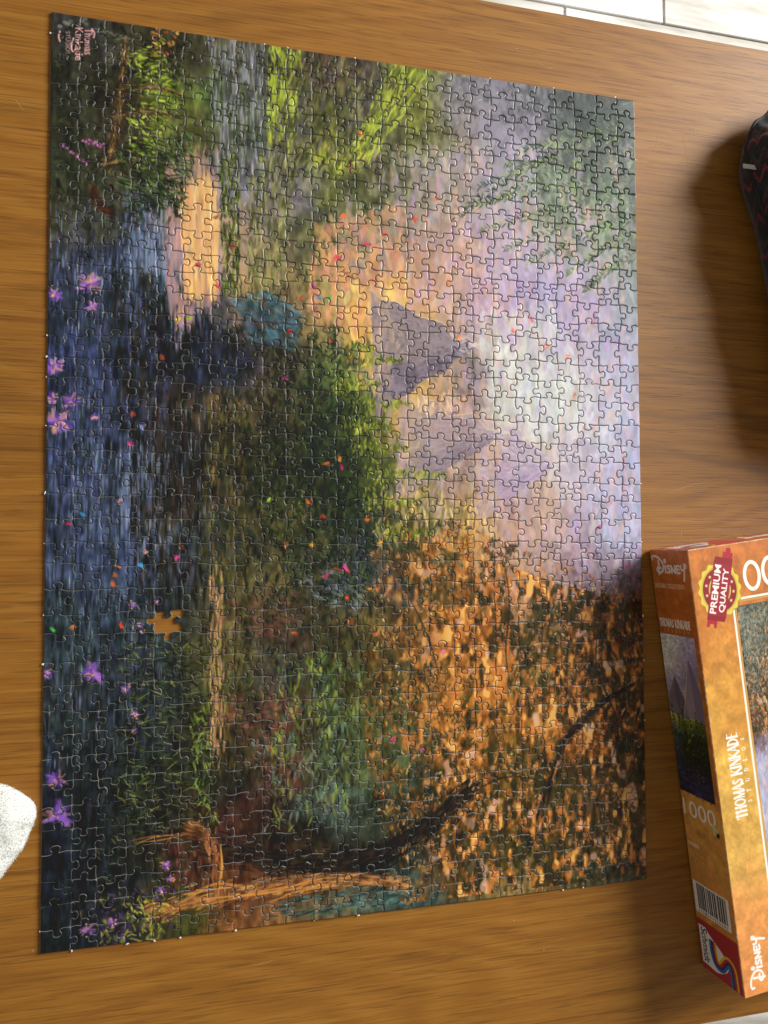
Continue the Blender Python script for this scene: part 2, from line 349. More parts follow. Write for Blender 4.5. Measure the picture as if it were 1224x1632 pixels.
    for tx, ty, ln in ((640, 575, 70), (618, 612, 90), (660, 645, 100), (625, 680, 80), (712, 757, 130), (650, 715, 90), (660, 800, 80), (690, 850, 90), (600, 555, 50)):
        for k in range(int(ln * 1.1)):
            t = r.random() ** .8; h = (1 - t) * 0 + t * ln * .2
            c.dab(tx - t * ln, ty + r.uniform(-h, h), r.uniform(7, 18), r.uniform(2, 4.5), math.pi / 2 + r.gauss(0, .35),
                  jit(hx(r.choice(['7a8830', '98a038', '5c6c2c', 'b0ac48', '46562a'])), .15), .85)
    # --- the lit shore
    scatter([(330, 640), (395, 640), (400, 960), (375, 1230), (325, 1230), (318, 960)], 620, ['564e2c', '6c5834', '3c3a22', '8a7048', '484828', '646430', '2e3420'], (12, 36), (2.5, 5.5), da=.12, alpha=.8)
    scatter([(335, 900), (355, 900), (360, 1200), (335, 1200)], 160, ['c89870', 'd8a880', 'b08460', 'a8a050'], (14, 38), (2, 5), da=.06, alpha=.8)
    scatter([(400, 760), (600, 840), (600, 1000), (560, 1250), (380, 1250)], 780, ['272e22', '343c26', '1e241c', '454b2c', '544e30', '2c3432'], (10, 30), (3, 7), da=.4, alpha=.8)
    scatter([(355, 520), (480, 520), (450, 760), (350, 760)], 420, ['22241c', '2e2c20', '3a3826', '1e261a', '443e2c'], (10, 30), (3, 7), da=.35, alpha=.8)
    scatter([(375, 480), (420, 462), (480, 500), (470, 560), (400, 545)], 260, ['3c5c68', '466c7c', '34505c', '5a7c88', '4c5a70'], (12, 30), (4, 10), ang=.5, da=.35, alpha=.5)
    scatter([(240, 520), (380, 520), (360, 600), (240, 600)], 110, ['262a34', '2c3448', '22261f', '343c50'], (12, 34), (3, 7), da=.15)
    scatter([(450, 925), (520, 905), (600, 930), (560, 980)], 60, ['6a7c90', '8a98a8', '50606c', 'a0a8b0'], (12, 30), (3, 8), ang=.4, da=.5, alpha=.45)
    scatter([(440, 1040), (580, 1040), (560, 1300), (430, 1320)], 320, ['5c6c3c', '7a8a40', '486048', '6a8070', '9aa048'], (10, 30), (3, 7), da=.3, alpha=.8)
    scatter([(350, 960), (460, 960), (460, 1020), (350, 1020)], 60, ['7a5044', '8a5c4c', '6c463c', '54463a'], (12, 34), (4, 9), ang=.1, da=.25, alpha=.6)
    scatter([(345, 1110), (460, 1110), (450, 1165), (350, 1160)], 60, ['7a5044', '8a5c4c', '6c463c', '54463a'], (12, 34), (4, 9), ang=.1, da=.25, alpha=.6)
    scatter([(380, 960), (450, 960), (450, 1220), (380, 1220)], 90, ['4c3a32', '54423a', '3c322a', '54564a', '3c4238'], (10, 30), (3, 7), ang=.1, da=.3, alpha=.7)
    # --- reeds, bottom left
    scatter([(200, 980), (330, 980), (330, 1330), (180, 1330)], 420, ['2a3222', '3a4428', '20261c', '4c5a30', '1c201c'], (12, 36), (1.6, 3.5), ang=.2, da=.5)
    scatter([(200, 1020), (320, 1020), (330, 1330), (190, 1330)], 150, ['7a8a40', '98a048', 'b0a858', '5c6c34'], (10, 30), (1.2, 2.2), ang=.1, da=.45)
    scatter([(300, 1120), (330, 1120), (350, 1330), (320, 1330)], 90, ['80984a', '9ab050', '607838'], (8, 20), (2, 4), da=.5)
    scatter([(255, 1330), (340, 1330), (345, 1420), (270, 1440)], 130, ['5c3a30', '4a2e28', '6c4638', '3a2822'], (12, 30), (3, 8), da=.15)
    scatter([(450, 1435), (640, 1410), (650, 1440), (430, 1465)], 110, ['3c5a5a', '486c68', '2c4444', '60786f', '34403c'], (10, 30), (2.5, 6), ang=-.1, da=.2)
    scatter([(160, 1420), (280, 1420), (280, 1500), (160, 1510)], 160, ['5a4070', '6c5080', '38402c', '7a7a38', '98903c', '2c3024'], (6, 16), (3, 6), da=.9)
    # --- autumn leaves, bottom right
    aut = [(600, 900), (720, 830), (1024, 950), (1030, 1400), (640, 1440), (580, 1200)]
    scatter(aut, 2400, ['3c3c24', '46482c', '4c3a24', '2e2c20', '5a5430', '584028', '6c4828'], (6, 20), (3, 7), da=.7, alpha=.7, clump=44)
    scatter([(640, 850), (780, 850), (800, 1200), (640, 1200)], 1000, ['c08038', 'b87030', 'd89848', 'a86030', 'e0a858', 'b08040'], (7, 20), (3, 7), da=.5, alpha=.6, clump=38)
    scatter(aut, 1500, ['c07c3c', 'a86430', '985428', 'b87438', '8c5028', 'c88848'], (6, 18), (2.5, 6), da=.5, alpha=.65, clump=30)
    scatter(aut, 1100, ['d08c48', 'e0a058', 'b06830', 'f0c070', 'c07c3c', 'd8a468'], (4, 13), (2, 4.5), da=.5, alpha=.8, clump=24)
    scatter(aut, 420, ['f0d090', 'f4d880', 'e0c0a8', 'e8c0a0', 'd0b8b8'], (4, 13), (2, 5), da=.5, alpha=.8, clump=28)
    # dense foliage: dark masses, russet middle, and gaps where gold light comes through
    c.poly(aut, (0, 0, 0), 0)
    mk = Canvas(CW, CHH, tf=sk); mk.poly([(590, 880), (650, 850), (720, 880), (800, 900), (900, 935), (1026, 960), (1030, 1395), (640, 1440), (590, 1300), (575, 1100)], (1, 1, 1))
    soft = np.clip(mk.a[..., 0] * np.clip((np.arange(CW) / CW - .53) / .16, 0, 1)[None, :] + (vnoise(CW, CHH, 30, 301) - .5) * 1.2 * mk.a[..., 0], 0, 1)
    n1 = .5 * vnoise(CW, CHH, (9, 17), 302) + .3 * vnoise(CW, CHH, (24, 44), 303) + .2 * vnoise(CW, CHH, (5, 8), 304); n2 = .6 * vnoise(CW, CHH, (8, 15), 305) + .4 * vnoise(CW, CHH, (60, 80), 306)
    st = lambda v, a, b: np.clip((v - a) / (b - a), 0, 1)
    V_, U_ = np.mgrid[0:CHH, 0:CW]; glow = np.exp(-(((U_ / CW - .70) / .20) ** 2 + ((V_ / CHH - .70) / .20) ** 2)) + .5 * np.exp(-(((U_ / CW - .64) / .10) ** 2 + ((V_ / CHH - .86) / .10) ** 2))
    for col, m_ in ((hx('94562a'), .5 * st(n2, .35, .6)), (hx('b06c34'), .6 * st(n2, .46, .54)), (hx('38371f'), .8 * st(n1 - .09 * glow, .47, .54)), (hx('cc8442'), .75 * st(.43 + .06 * glow - n1, 0, .06) * st(n2, .44, .52)), (hx('ecc070'), .85 * st(n2 + .09 * glow, .66, .74) * st(.50 - n1, 0, .06)), (hx('d8b0a0'), .7 * st(vnoise(CW, CHH, (22, 30), 307) * .6 + n2 * .4, .71, .78))):
        c.a += (col - c.a) * (soft * m_)[..., None]
    scatter([(880, 930), (1026, 960), (1030, 1390), (930, 1380)], 260, ['4a3020', '5a3c28', '3a2a1e', '6c4428', '30281e'], (8, 22), (3, 8), da=.6, alpha=.75)
    scatter([(880, 930), (1026, 960), (1030, 1390), (930, 1380)], 160, ['b07848', 'c89c80', 'a89098', '98603c', 'd0a888'], (5, 13), (2.5, 5), da=.6, alpha=.85, clump=20)
    scatter([(720, 640), (760, 620), (800, 900), (770, 900)], 50, ['d8b080', 'c89868'], (8, 20), (2, 4), da=.2, alpha=.5)
    # --- the great tree, bottom
    for pts, w, pal in (([(330, 1345), (420, 1370), (520, 1378), (610, 1362), (690, 1310), (760, 1250)], 50, ['241f1a', '2e2620', '3a3028', '1c1a18', '443a30']),
                        ([(240, 1455), (340, 1430), (450, 1412), (560, 1400), (650, 1410)], 34, ['9a6840', 'b88450', '7a5030', 'd0a468', '5c3c28', 'c07c48']),
                        ([(300, 1320), (330, 1330), (350, 1390), (355, 1440)], 22, ['8a5838', 'b07c48', '5c3c2c', '6a4634']),
                        ([(860, 1300), (900, 1180), (960, 1120), (1010, 1090)], 11, ['2a221c', '3a3026', '201c1a'])):
        c.line(pts, w, hx(pal[0]), .6, 8, True)
        for _ in range(int(w * 14)):
            i = r.randrange(len(pts) - 1); t = r.random(); a = math.atan2(pts[i + 1][1] - pts[i][1], pts[i + 1][0] - pts[i][0])
            off = r.gauss(0, .3) * w * (1 - .6 * (i + t) / len(pts))
            c.dab(pts[i][0] * (1 - t) + pts[i + 1][0] * t - math.sin(a) * off, pts[i][1] * (1 - t) + pts[i + 1][1] * t + math.cos(a) * off, r.uniform(10, 34), r.uniform(2, 5), a + r.gauss(0, .12), jit(hx(r.choice(pal)), .15), .8)
    scatter([(640, 1120), (900, 1100), (860, 1330), (640, 1380)], 260, ['c88848', 'e0a860', 'a86430', '4a4828', 'd8b088'], (5, 15), (2, 5), da=.5, alpha=.8, clump=26)
    for pts in ([(800, 880), (812, 960), (806, 1040), (815, 1100)], [(640, 930), (680, 1010), (700, 1080)], [(960, 960), (950, 1060), (985, 1160), (960, 1250)], [(700, 1300), (800, 1240), (880, 1250)]):
        c.line(pts, 4.5, hx('3a3024'), .8, 5, True)
    # --- fronds hanging in from the right
    for y0, y1, x1 in ((190, 330, 745), (215, 300, 760), (240, 350, 720), (262, 262, 800), (285, 330, 735), (330, 400, 800), (350, 420, 840), (375, 440, 900), (410, 465, 930), (205, 240, 830), (310, 370, 760)):
        n = 60; fx0 = 1010
        for k in range(n):
            t = k / n; x = fx0 + (x1 - fx0) * t; y = y0 + (y1 - y0) * t ** 1.3
            for sgn in (-1, 1):
                c.dab(x + r.gauss(0, 2), y + sgn * r.uniform(2, 7) * (1 - .5 * t), r.uniform(8, 17), r.uniform(2, 3.6), 2.9 - sgn * .7 + r.gauss(0, .2),
                      jit(hx(r.choice(['2a3e32', '3c5638', '22342c', '64803c', '94aa48'])), .15), .92 - .2 * t)
    scatter([(880, 165), (1012, 165), (1012, 330), (930, 300)], 300, ['3e4a46', '4a5652', '36423e', '5a6660'], (8, 24), (2.5, 5), ang=2.9, da=.5, alpha=.7)
    # --- water lilies
    def lily(x, y, s, pal=('6a48a8', '8a60c0', 'a878c8', '54388c', 'c890b0', 'e0a088')):
        for k in range(26):
            a = r.uniform(0, 6.28); d = s * r.uniform(.15, .8)
            c.dab(x + math.cos(a) * d, y + math.sin(a) * d * .8, s * r.uniform(.7, 1.2), s * r.uniform(.25, .42), a + r.gauss(0, .25), jit(hx(r.choice(pal)), .2), .72)
        for k in range(4): c.dab(x + r.gauss(0, s * .5), y + r.gauss(0, s * .5), 4, 3, 0, hx(r.choice(['f0c080', 'e8b070'])), .9)
    for x, y, s in ((142, 452, 20), (146, 490, 12), (88, 470, 12), (84, 585, 19), (84, 635, 12), (92, 672, 24), (112, 640, 16), (148, 1072, 22), (92, 1242, 17), (96, 1300, 27), (150, 665, 8), (75, 1075, 10)): lily(x, y, s)
    for x, y, s in ((212, 966, 7), (223, 996, 6), (227, 1008, 5), (200, 1098, 9), (216, 1140, 8), (215, 1165, 6), (250, 960, 5), (232, 880, 5), (190, 800, 5), (265, 1380, 10), (272, 1400, 8), (258, 1420, 9), (140, 1482, 12), (180, 1470, 10)): lily(x, y, s)
    for (x0, y0), (x1, y1) in (((98, 232), (142, 262)), ((136, 225), (165, 232))):
        for k in range(14): t = k / 13; c.dab(x0 + (x1 - x0) * t + r.gauss(0, 2), y0 + (y1 - y0) * t + r.gauss(0, 2), 6, 5, r.random() * 3, jit(hx('c070b0'), .2), .9)
    # --- leaves on the wind
    for x, y, q in ((372, 394, 'e05038'), (314, 425, 'd83860'), (347, 455, 'e04848'), (300, 508, 'b8d838'), (282, 508, 'd8c838'), (345, 345, '8a5a40'), (558, 268, 'e86838'), (575, 215, 'e07838'), (660, 350, 'd84830'),
                    (614, 375, 'd84838'), (585, 390, 'c82868'), (540, 410, 'd03058'), (535, 412, 'e05050'), (500, 457, '9838a0'), (477, 475, 'e07040'), (508, 475, '4888c8'), (524, 478, '58b040'), (462, 530, 'd83030'), (528, 545, 'e86838'),
                    (455, 604, 'c838a8'), (260, 570, 'e06848'), (210, 660, 'e86858'), (208, 708, 'd83868'), (226, 680, '8890c8'), (545, 745, 'd83888'), (520, 740, 'e07040'), (540, 730, 'e88838'), (492, 800, 'e86830'), (515, 825, 'd84830'), (586, 828, 'e87028'),
                    (110, 836, 'd83868'), (132, 822, '4890c8'), (226, 902, '48a0d8'), (183, 918, 'e08040'), (180, 932, 'e07840'), (283, 890, 'd85090'), (290, 872, 'e06840'), (195, 996, 'e04830'), (118, 1000, 'e08048'), (84, 1004, '48a848'), (188, 902, 'd07040'),
                    (535, 908, 'e84030'), (552, 908, 'e05060'), (520, 918, 'e04878'), (553, 954, 'e85838'), (590, 940, 'e89838'), (606, 866, 'f0a838'), (600, 940, 'e07838'), (550, 905, 'd84898'), (430, 798, 'a8d048'), (455, 868, 'e89038'), (498, 868, 'e8a030'),
                    (695, 318, 'e07050'), (545, 345, 'e05838'), (818, 528, 'e87858'), (870, 553, 'e07858'), (905, 570, 'e07050'), (915, 630, 'd87858'), (848, 512, 'd05848'), (735, 540, 'e08848'), (715, 450, 'e08848'), (955, 840, 'b04860'), (1000, 905, 'a03858'),
                    (625, 1180, 'c85080'), (675, 1195, 'd05890'), (705, 1040, 'd070a0'), (885, 1150, 'e07840'), (600, 1010, 'e06848'), (470, 1010, 'e06040'), (560, 990, 'e87048')):
        a = r.random() * 3.1
        for k in range(3): c.dab(x + r.gauss(0, 1.6), y + r.gauss(0, 1.6), r.uniform(8, 15), r.uniform(3.5, 6), a + r.gauss(0, .5), jit(hx(q), .2), .78)
    nn = .6 * vnoise(CW, CHH, (7, 13), 401) + .4 * vnoise(CW, CHH, (20, 34), 402); dk = np.clip((.58 - c.a.mean(-1)) * 6, 0, 1)
    c.a *= (1 + dk * (nn - .5) * .75)[..., None]
    for _ in range(15000):
        x, y = r.random() * CW, r.random() * CHH; q = c.a[min(CHH - 1, int(y)), min(CW - 1, int(x))]; m_ = q.mean()
        a_ = .07 if m_ > .55 else .34
        c.dab(x, y, r.uniform(4, 14), r.uniform(1.2, 3), math.pi / 2 + r.gauss(0, .1 if x < CW * .25 else .5), np.clip(q * (1 + r.uniform(-a_, a_ * 1.25)), 0, 1), .75, raw=True)
    scatter([(75, 330), (330, 330), (330, 1000), (70, 1300)], 260, ['8c98ac', 'a8b4c4', '6c7c8c', 'c8d4dc'], (8, 36), (1, 2), da=.03, alpha=.5, clump=60)
    scatter([(340, 60), (480, 80), (470, 480), (340, 480)], 160, ['c8c8d0', 'a8a890', 'd0d0a0', '2c3024'], (10, 34), (1, 2.2), da=.06, alpha=.5)
    scatter([(400, 540), (600, 560), (600, 960), (400, 960)], 300, ['0f150e', '141a12', '5c7038', '7c8c48'], (5, 16), (1.2, 2.6), da=.9, alpha=.75, clump=30)
    scatter([(200, 1000), (600, 1000), (600, 1480), (100, 1500)], 420, ['10120e', '1a1a14', '8a9448', 'a8945c', '6c7c3c'], (6, 22), (1.2, 2.4), da=.8, alpha=.65, clump=34)
    for pts, w_ in (([(262, 1452), (330, 1436), (420, 1420), (520, 1404), (600, 1404)], 3.2), ([(352, 1345), (352, 1380), (348, 1415)], 3.5), ([(300, 1428), (345, 1412), (400, 1416)], 4.5), ([(210, 1345), (250, 1336), (300, 1330)], 2.4), ([(420, 1440), (480, 1420), (560, 1412)], 2.4)):
        for k in range(3): c.line([(p[0] + r.gauss(0, 3), p[1] + r.gauss(0, 3)) for p in pts], w_, hx(r.choice(['e0a858', 'd89850', 'c88040'])), .7, 6, True)
    scatter([(205, 1440), (270, 1430), (260, 1498), (200, 1505)], 70, ['c0b848', 'a8a038', 'd8cc60', '708030'], (6, 16), (2, 4), ang=.9, da=.6)
    scatter([(400, 1180), (560, 1160), (560, 1320), (420, 1330)], 120, ['8ca898', '70907c', 'a8b8a0', '5c7868', 'a8b050'], (8, 26), (2, 5), da=.4, alpha=.55, clump=40)
    # --- signature and small emblem, top left
    pk, wh = hx('e8b0b4'), hx('b8bcb8')
    c.text('Thomas', (134, 45), (0, 42), (13, 0), pk, .01); c.text('Kinkade', (119, 44), (0, 52), (13, 0), pk, .01); c.text('STUDIOS', (104, 50), (0, 36), (7, 0), pk, .0)
    c.line([(117, 60), (113, 72), (115, 82), (120, 78)], 2.5, pk, 1, 5); c.line([(95, 50), (93, 58), (95, 66)], 2.6, pk, 1, 5); c.line([(146, 46), (150, 52), (149, 60)], 2.2, pk, 1, 5)
    for x, y in ((108, 38), (112, 34), (103, 36), (130, 33), (135, 30), (137, 38), (95, 42), (125, 40)): c.dab(x, y, 9, 8, 0, wh * r.uniform(.6, .85), .8)
    for k in range(16): c.dab(152 + k * 3.6, 48 + k * .9 + r.gauss(0, 2), 8, 2.2, r.uniform(-.6, 1), wh * .85, .6)
    return c
PAINT = paint_picture()
def tone_print(a, gain, lift):                     # as-lit sketch colours -> print colours, less an even lift
    return srgb(np.clip(lin(a) * gain - lift, .004, 1)).astype(np.float32)
def print_material(name, img, rough=.42, spec=.4, bump=None):
    k = NT(name); uv = k.n('UVMap'); tx = k.n('TexImage'); tx.image = img; tx.interpolation = 'Cubic'; tx.extension = 'EXTEND'
    k.l(uv.outputs[0], tx.inputs[0]); k.l(tx.outputs[0], k.b.inputs['Base Color'])
    k.b.inputs['Roughness'].default_value = rough; k.b.inputs['Specular IOR Level'].default_value = spec
    if bump:                                       # linen embossing
        v = k.coords('Object', (1, 1, 1)); w1 = k.noise(k.coords('Object', (300, 2600, 1)), 1, 2); w2 = k.noise(k.coords('Object', (2600, 300, 1)), 1, 2)
        k.bump(k.math('ADD', w1, w2), bump, .0002)
    return k.m
pc = Canvas(CW, CHH); pc.a = tone_print(np.clip(PAINT.a, 0, 1) ** 1.10, 1.0, .010)
M_PRINT = print_material('puzzle_print', pc.image('puzzle_print'), .36, .35, .25)
k = NT('grey_board'); k.b.inputs['Base Color'].default_value = (.25, .25, .245, 1); k.b.inputs['Roughness'].default_value = .85; M_BOARD = k.m

# ------------------------------------------------------------------ floor: whitewashed wood-look tiles
FZ = -0.45
def tile_mat():
    k = NT('whitewashed_tile'); oi = k.n('ObjectInfo')
    off = k.n('CombineXYZ'); k.l(k.math('MULTIPLY', oi.outputs['Random'], 37), off.inputs[0]); k.l(k.math('MULTIPLY', oi.outputs['Random'], 13), off.inputs[1])
    a = k.noise(k.coords('Object', (2.2, 14, 1), off.outputs[0]), 1, 6, .65, .6)
    b = k.noise(k.coords('Object', (5, 60, 1), off.outputs[0]), 1, 5, .6)
    f = k.math('ADD', k.math('MULTIPLY', a, .7), k.math('MULTIPLY', b, .3))
    c = k.ramp(f, [(.36, (.30, .27, .22)), (.46, (.52, .50, .45)), (.55, (.72, .71, .68)), (.75, (.82, .81, .79))])
    k.l(c, k.b.inputs['Base Color']); k.b.inputs['Roughness'].default_value = .45
    k.bump(f, .15, .002); return k.m
M_TILE = tile_mat()
k = NT('grout'); k.b.inputs['Roughness'].default_value = .95
k.l(k.ramp(k.noise(k.coords('Object', (60, 60, 60)), 1, 4), [(.3, (.36, .35, .33)), (.7, (.48, .46, .44))]), k.b.inputs['Base Color']); M_GROUT = k.m
floor = link('floor', from_bm('floor', box_bm(-1.6, -1.6, FZ - .06, 3.0, 2.6, FZ - .006)), [M_GROUT]); tag(floor, kind='structure')
tw, tl, gap = .196, 1.2, .003
tile_me = from_bm('tile', box_bm(-tl / 2 + gap / 2, -tw / 2 + gap / 2, FZ - .012, tl / 2 - gap / 2, tw / 2 - gap / 2, FZ, .0012)); tile_me.materials.append(M_TILE)
row0 = 1.100
for i in range(-13, 7):
    yc = row0 + (i + .5) * tw
    offx = .833 if i % 2 == 0 else .663
    for j in range(-2, 3):
        xc = offx + (j + .5) * tl
        if xc + tl / 2 > 3.0 or xc - tl / 2 < -1.6 or abs(yc - .5) > 2.05: continue
        t = link('tile', tile_me, parent=floor); t.location = (xc, yc, 0)

# ------------------------------------------------------------------ table
def wood_mat():
    k = NT('oiled_oak'); oi = k.n('ObjectInfo'); rnd = oi.outputs['Random']
    off = k.n('CombineXYZ'); k.l(k.math('MULTIPLY', rnd, 23), off.inputs[0]); k.l(k.math('MULTIPLY', rnd, 7), off.inputs[1])
    o = off.outputs[0]
    warp = k.noise(k.coords('Object', (1.6, 5, 1), o), 1, 3, .5)
    sep = k.n('SeparateXYZ'); k.l(k.coords('Object', (1, 1, 1), o), sep.inputs[0])
    ph = k.math('ADD', k.math('MULTIPLY', sep.outputs[1], 330), k.math('MULTIPLY', warp, 95))
    ring = k.math('ADD', k.math('MULTIPLY', k.math('SINE', ph), .5), .5)
    band = k.noise(k.coords('Object', (2.2, 70, 1), o), 1, 8, .72, .8)
    fine = k.noise(k.coords('Object', (10, 560, 1), o), 1, 4, .8, .2)
    pore = k.noise(k.coords('Object', (26, 700, 1), o), 1, 2, .5)
    f = k.math('ADD', k.math('MULTIPLY', ring, .09), k.math('ADD', k.math('MULTIPLY', band, .34), k.math('MULTIPLY', fine, .57)))
    c = k.ramp(f, [(.32, (.176, .064, .007)), (.45, (.256, .103, .011)), (.55, (.296, .127, .016)), (.68, (.345, .162, .025))])
    ph2 = k.math('ADD', k.math('MULTIPLY', sep.outputs[1], 150), k.math('MULTIPLY', k.noise(k.coords('Object', (1.1, 3.2, 1), o), 1, 4, .55), 62))
    line = k.math('POWER', k.math('ADD', k.math('MULTIPLY', k.math('SINE', ph2), .5), .5), 7.0)
    lm = k.ramp(k.noise(k.coords('Object', (2.4, 9, 1), o), 1, 3), [(.46, (0, 0, 0)), (.62, (1, 1, 1))])
    c = k.mix(k.math('MULTIPLY', k.math('MULTIPLY', line, lm), .5), c, (.120, .045, .006))
    pm = k.ramp(pore, [(.34, (1, 1, 1)), (.42, (0, 0, 0))])
    c = k.mix(k.math('MULTIPLY', pm, .45), c, (.10, .040, .008))
    stk = k.ramp(k.noise(k.coords('Object', (15, 820, 1), o), 1, 3, .7), [(.34, (.86, .85, .82)), (.48, (1, 1, 1)), (.66, (1.11, 1.10, 1.09))])
    c = k.mix(1.0, c, stk, 'MULTIPLY')
    tone = k.ramp(rnd, [(0, (.90, .88, .84)), (.5, (1, 1, 1)), (1, (.96, .94, .92))])
    c = k.mix(1.0, c, tone, 'MULTIPLY')
    k.l(c, k.b.inputs['Base Color'])
    rr = k.noise(k.coords('Object', (9, 9, 9), o), 1, 4)
    k.l(k.math('ADD', k.math('MULTIPLY', rr, .16), .42), k.b.inputs['Roughness'])
    k.b.inputs['Specular IOR Level'].default_value = .33
    h = k.math('SUBTRACT', k.math('MULTIPLY', fine, .5), k.math('MULTIPLY', pm, .6)); k.bump(h, .25, .0004)
    return k.m
M_WOOD = wood_mat()
table = empty('wooden_table', (.6, .3, FZ)); tag(table, 'brown oak table of broad planks under the jigsaw and its box', 'table')
TX0, TX1 = -.22, 1.34
def tpart(name, bm):
    for v in bm.verts: v.co -= table.location
    return link(name, from_bm(name, bm), [M_WOOD], table)
ys = [-.132, -.018, .105, .232, .350, .476, .598, .762]
for i in range(len(ys) - 1):
    tpart('plank', box_bm(TX0, ys[i], -.026, TX1, ys[i + 1], 0.0, 0, 1))
tpart('apron', box_bm(TX0 + .08, -.05, -.10, TX1 - .08, -.028, -.0265)); tpart('apron', box_bm(TX0 + .08, .658, -.10, TX1 - .08, .68, -.0265))
tpart('apron', box_bm(TX0 + .06, -.05, -.10, TX0 + .0795, .68, -.0265)); tpart('apron', box_bm(TX1 - .0795, -.05, -.10, TX1 - .06, .68, -.0265))
for x in (TX0 + .09, TX1 - .15):
    for y in (-.027, .597): tpart('leg', box_bm(x, y, FZ, x + .06, y + .06, -.0268, .004))

k = NT('pale_scratch'); k.b.inputs['Base Color'].default_value = (.42, .27, .10, 1); k.b.inputs['Roughness'].default_value = .8; M_SCR = k.m
rs = random.Random(15)
for x, y, a, ln in ((.516, .655, 1.35, .045), (.548, .648, 1.75, .05), (.555, .672, 1.0, .02), (.545, .345, .25, .04), (.40, .715, -.5, .012), (.41, .712, .2, .010), (-.022, .62, -.9, .012), (.16, -.028, .1, .02), (.535, .30, 1.7, .012), (.53, .47, .9, .008)):
    me = bpy.data.meshes.new('scratch'); P = []
    for q in range(9):
        t = q / 8 - .5; w = .00016 * (1 - 4 * t * t) + .00003; j = rs.gauss(0, .0003)
        cx_, cy_ = x + math.cos(a) * ln * t - math.sin(a) * j, y + math.sin(a) * ln * t + math.cos(a) * j
        P += [(cx_ - math.sin(a) * w, cy_ + math.cos(a) * w, .00008), (cx_ + math.sin(a) * w, cy_ - math.cos(a) * w, .00008)]
    me.from_pydata([tuple(Vector(p) - table.location) for p in P], [], [(2 * q, 2 * q + 1, 2 * q + 3, 2 * q + 2) for q in range(8)]); link('scratch', me, [M_SCR], table)
# ------------------------------------------------------------------ the jigsaw: 25 x 40 die-cut pieces, one lifted out
NX, NY = 25, 40
MISS = (4, 26)
rp = random.Random(11)
corner = {}
row_y = [j / NY + (rp.uniform(-.10, .10) / NY if 0 < j < NY else 0) for j in range(NY + 1)]
col_x = [i / NX + (rp.uniform(-.07, .07) / NX if 0 < i < NX else 0) for i in range(NX + 1)]
for i in range(NX + 1):
    for j in range(NY + 1):
        x, y = col_x[i] * PW, PH - row_y[j] * PH
        if 0 < i < NX: x += rp.uniform(-.07, .07) * PW / NX
        if 0 < j < NY: y += rp.uniform(-.09, .09) * PH / NY
        corner[i, j] = np.array((x, y))
def knob(A, B, sgn):
    t = .5 + rp.uniform(-.07, .07); nw = rp.uniform(.095, .12); hw = rp.uniform(.155, .192); H = rp.uniform(.27, .33); sk1, sk2 = rp.uniform(-.035, .035), rp.uniform(-.02, .02)
    b1, b2 = rp.uniform(-.06, .05), rp.uniform(-.06, .05)
    q = [(0, 0), (.5 * (t - nw), b1), (t - nw - .02 + sk1, .012), (t - nw + sk1 * .6, .075), (t - hw + sk2, H * .62), (t - hw * .66 + sk2, H * .93), (t + sk2, H),
         (t + hw * .66 + sk2, H * .93), (t + hw + sk2, H * .62), (t + nw + sk1 * .6, .075), (t + nw + .02 + sk1, .012), (t + nw + .5 * (1 - t - nw), b2), (1, 0)]
    d = B - A; n = np.array((-d[1], d[0])) * sgn * (.0185 / np.hypot(*d))
    return [A + d * p[0] + n * p[1] for p in catmull(q, 2)]
he, ve = {}, {}
for i in range(NX):
    for j in range(NY + 1):                        # seams that run across; sgn +1 = knob bulges up
        if j in (0, NY): he[i, j] = [corner[i, j], corner[i + 1, j]]; continue
        sg = 1 if (i + j) % 2 == 0 else -1
        if rp.random() < .28: sg = -sg
        if (i, j) == MISS: sg = -1
        if (i, j) == (MISS[0], MISS[1] + 1): sg = -1
        he[i, j] = knob(corner[i, j], corner[i + 1, j], sg)
for i in range(NX + 1):
    for j in range(NY):                            # seams that run down; sgn +1 = knob bulges right
        if i in (0, NX): ve[i, j] = [corner[i, j], corner[i, j + 1]]; continue
        sg = 1 if (i + j) % 2 == 1 else -1
        if rp.random() < .28: sg = -sg
        if (i, j) == MISS: sg = -1
        if (i, j) == (MISS[0] + 1, MISS[1]): sg = -1
        ve[i, j] = knob(corner[i, j], corner[i, j + 1], sg)
def offset(P, d):
    a = np.roll(P, 1, 0); b = np.roll(P, -1, 0); e1 = P - a; e2 = b - P
    n1 = np.stack([-e1[:, 1], e1[:, 0]], 1) / np.maximum(1e-9, np.hypot(*e1.T))[:, None]; n2 = np.stack([-e2[:, 1], e2[:, 0]], 1) / np.maximum(1e-9, np.hypot(*e2.T))[:, None]
    n = n1 + n2; n /= np.maximum(.35, (n * n).sum(1) / 2)[:, None]
    return P + n * d
def inset(P, d):                                   # stepwise, so that narrow necks stay clean
    n = max(1, int(round(d / .00012))); Q = P
    for _ in range(n):
        Q = offset(Q, d / n)
        if n > 1:
            a, b = np.roll(Q, 1, 0), np.roll(Q, -1, 0)
            w = (np.maximum(np.hypot(*(Q - a).T), np.hypot(*(Q - b).T)) < .0015)[:, None] * .26
            Q = (1 - w) * Q + w * .5 * (a + b)
    if n > 1:                                      # points that crossed over fall back on the next ring out
        e0 = np.roll(P, -1, 0) - P; e1 = np.roll(Q, -1, 0) - Q
        bad = (e0 * e1).sum(1) < .05 * (e0 * e0).sum(1); bad = bad | np.roll(bad, 1)
        for _ in range(8 if bad.any() else 0):
            mid = .5 * (np.roll(Q, 1, 0) + np.roll(Q, -1, 0)); Q = np.where(bad[:, None], mid, Q)
    return Q
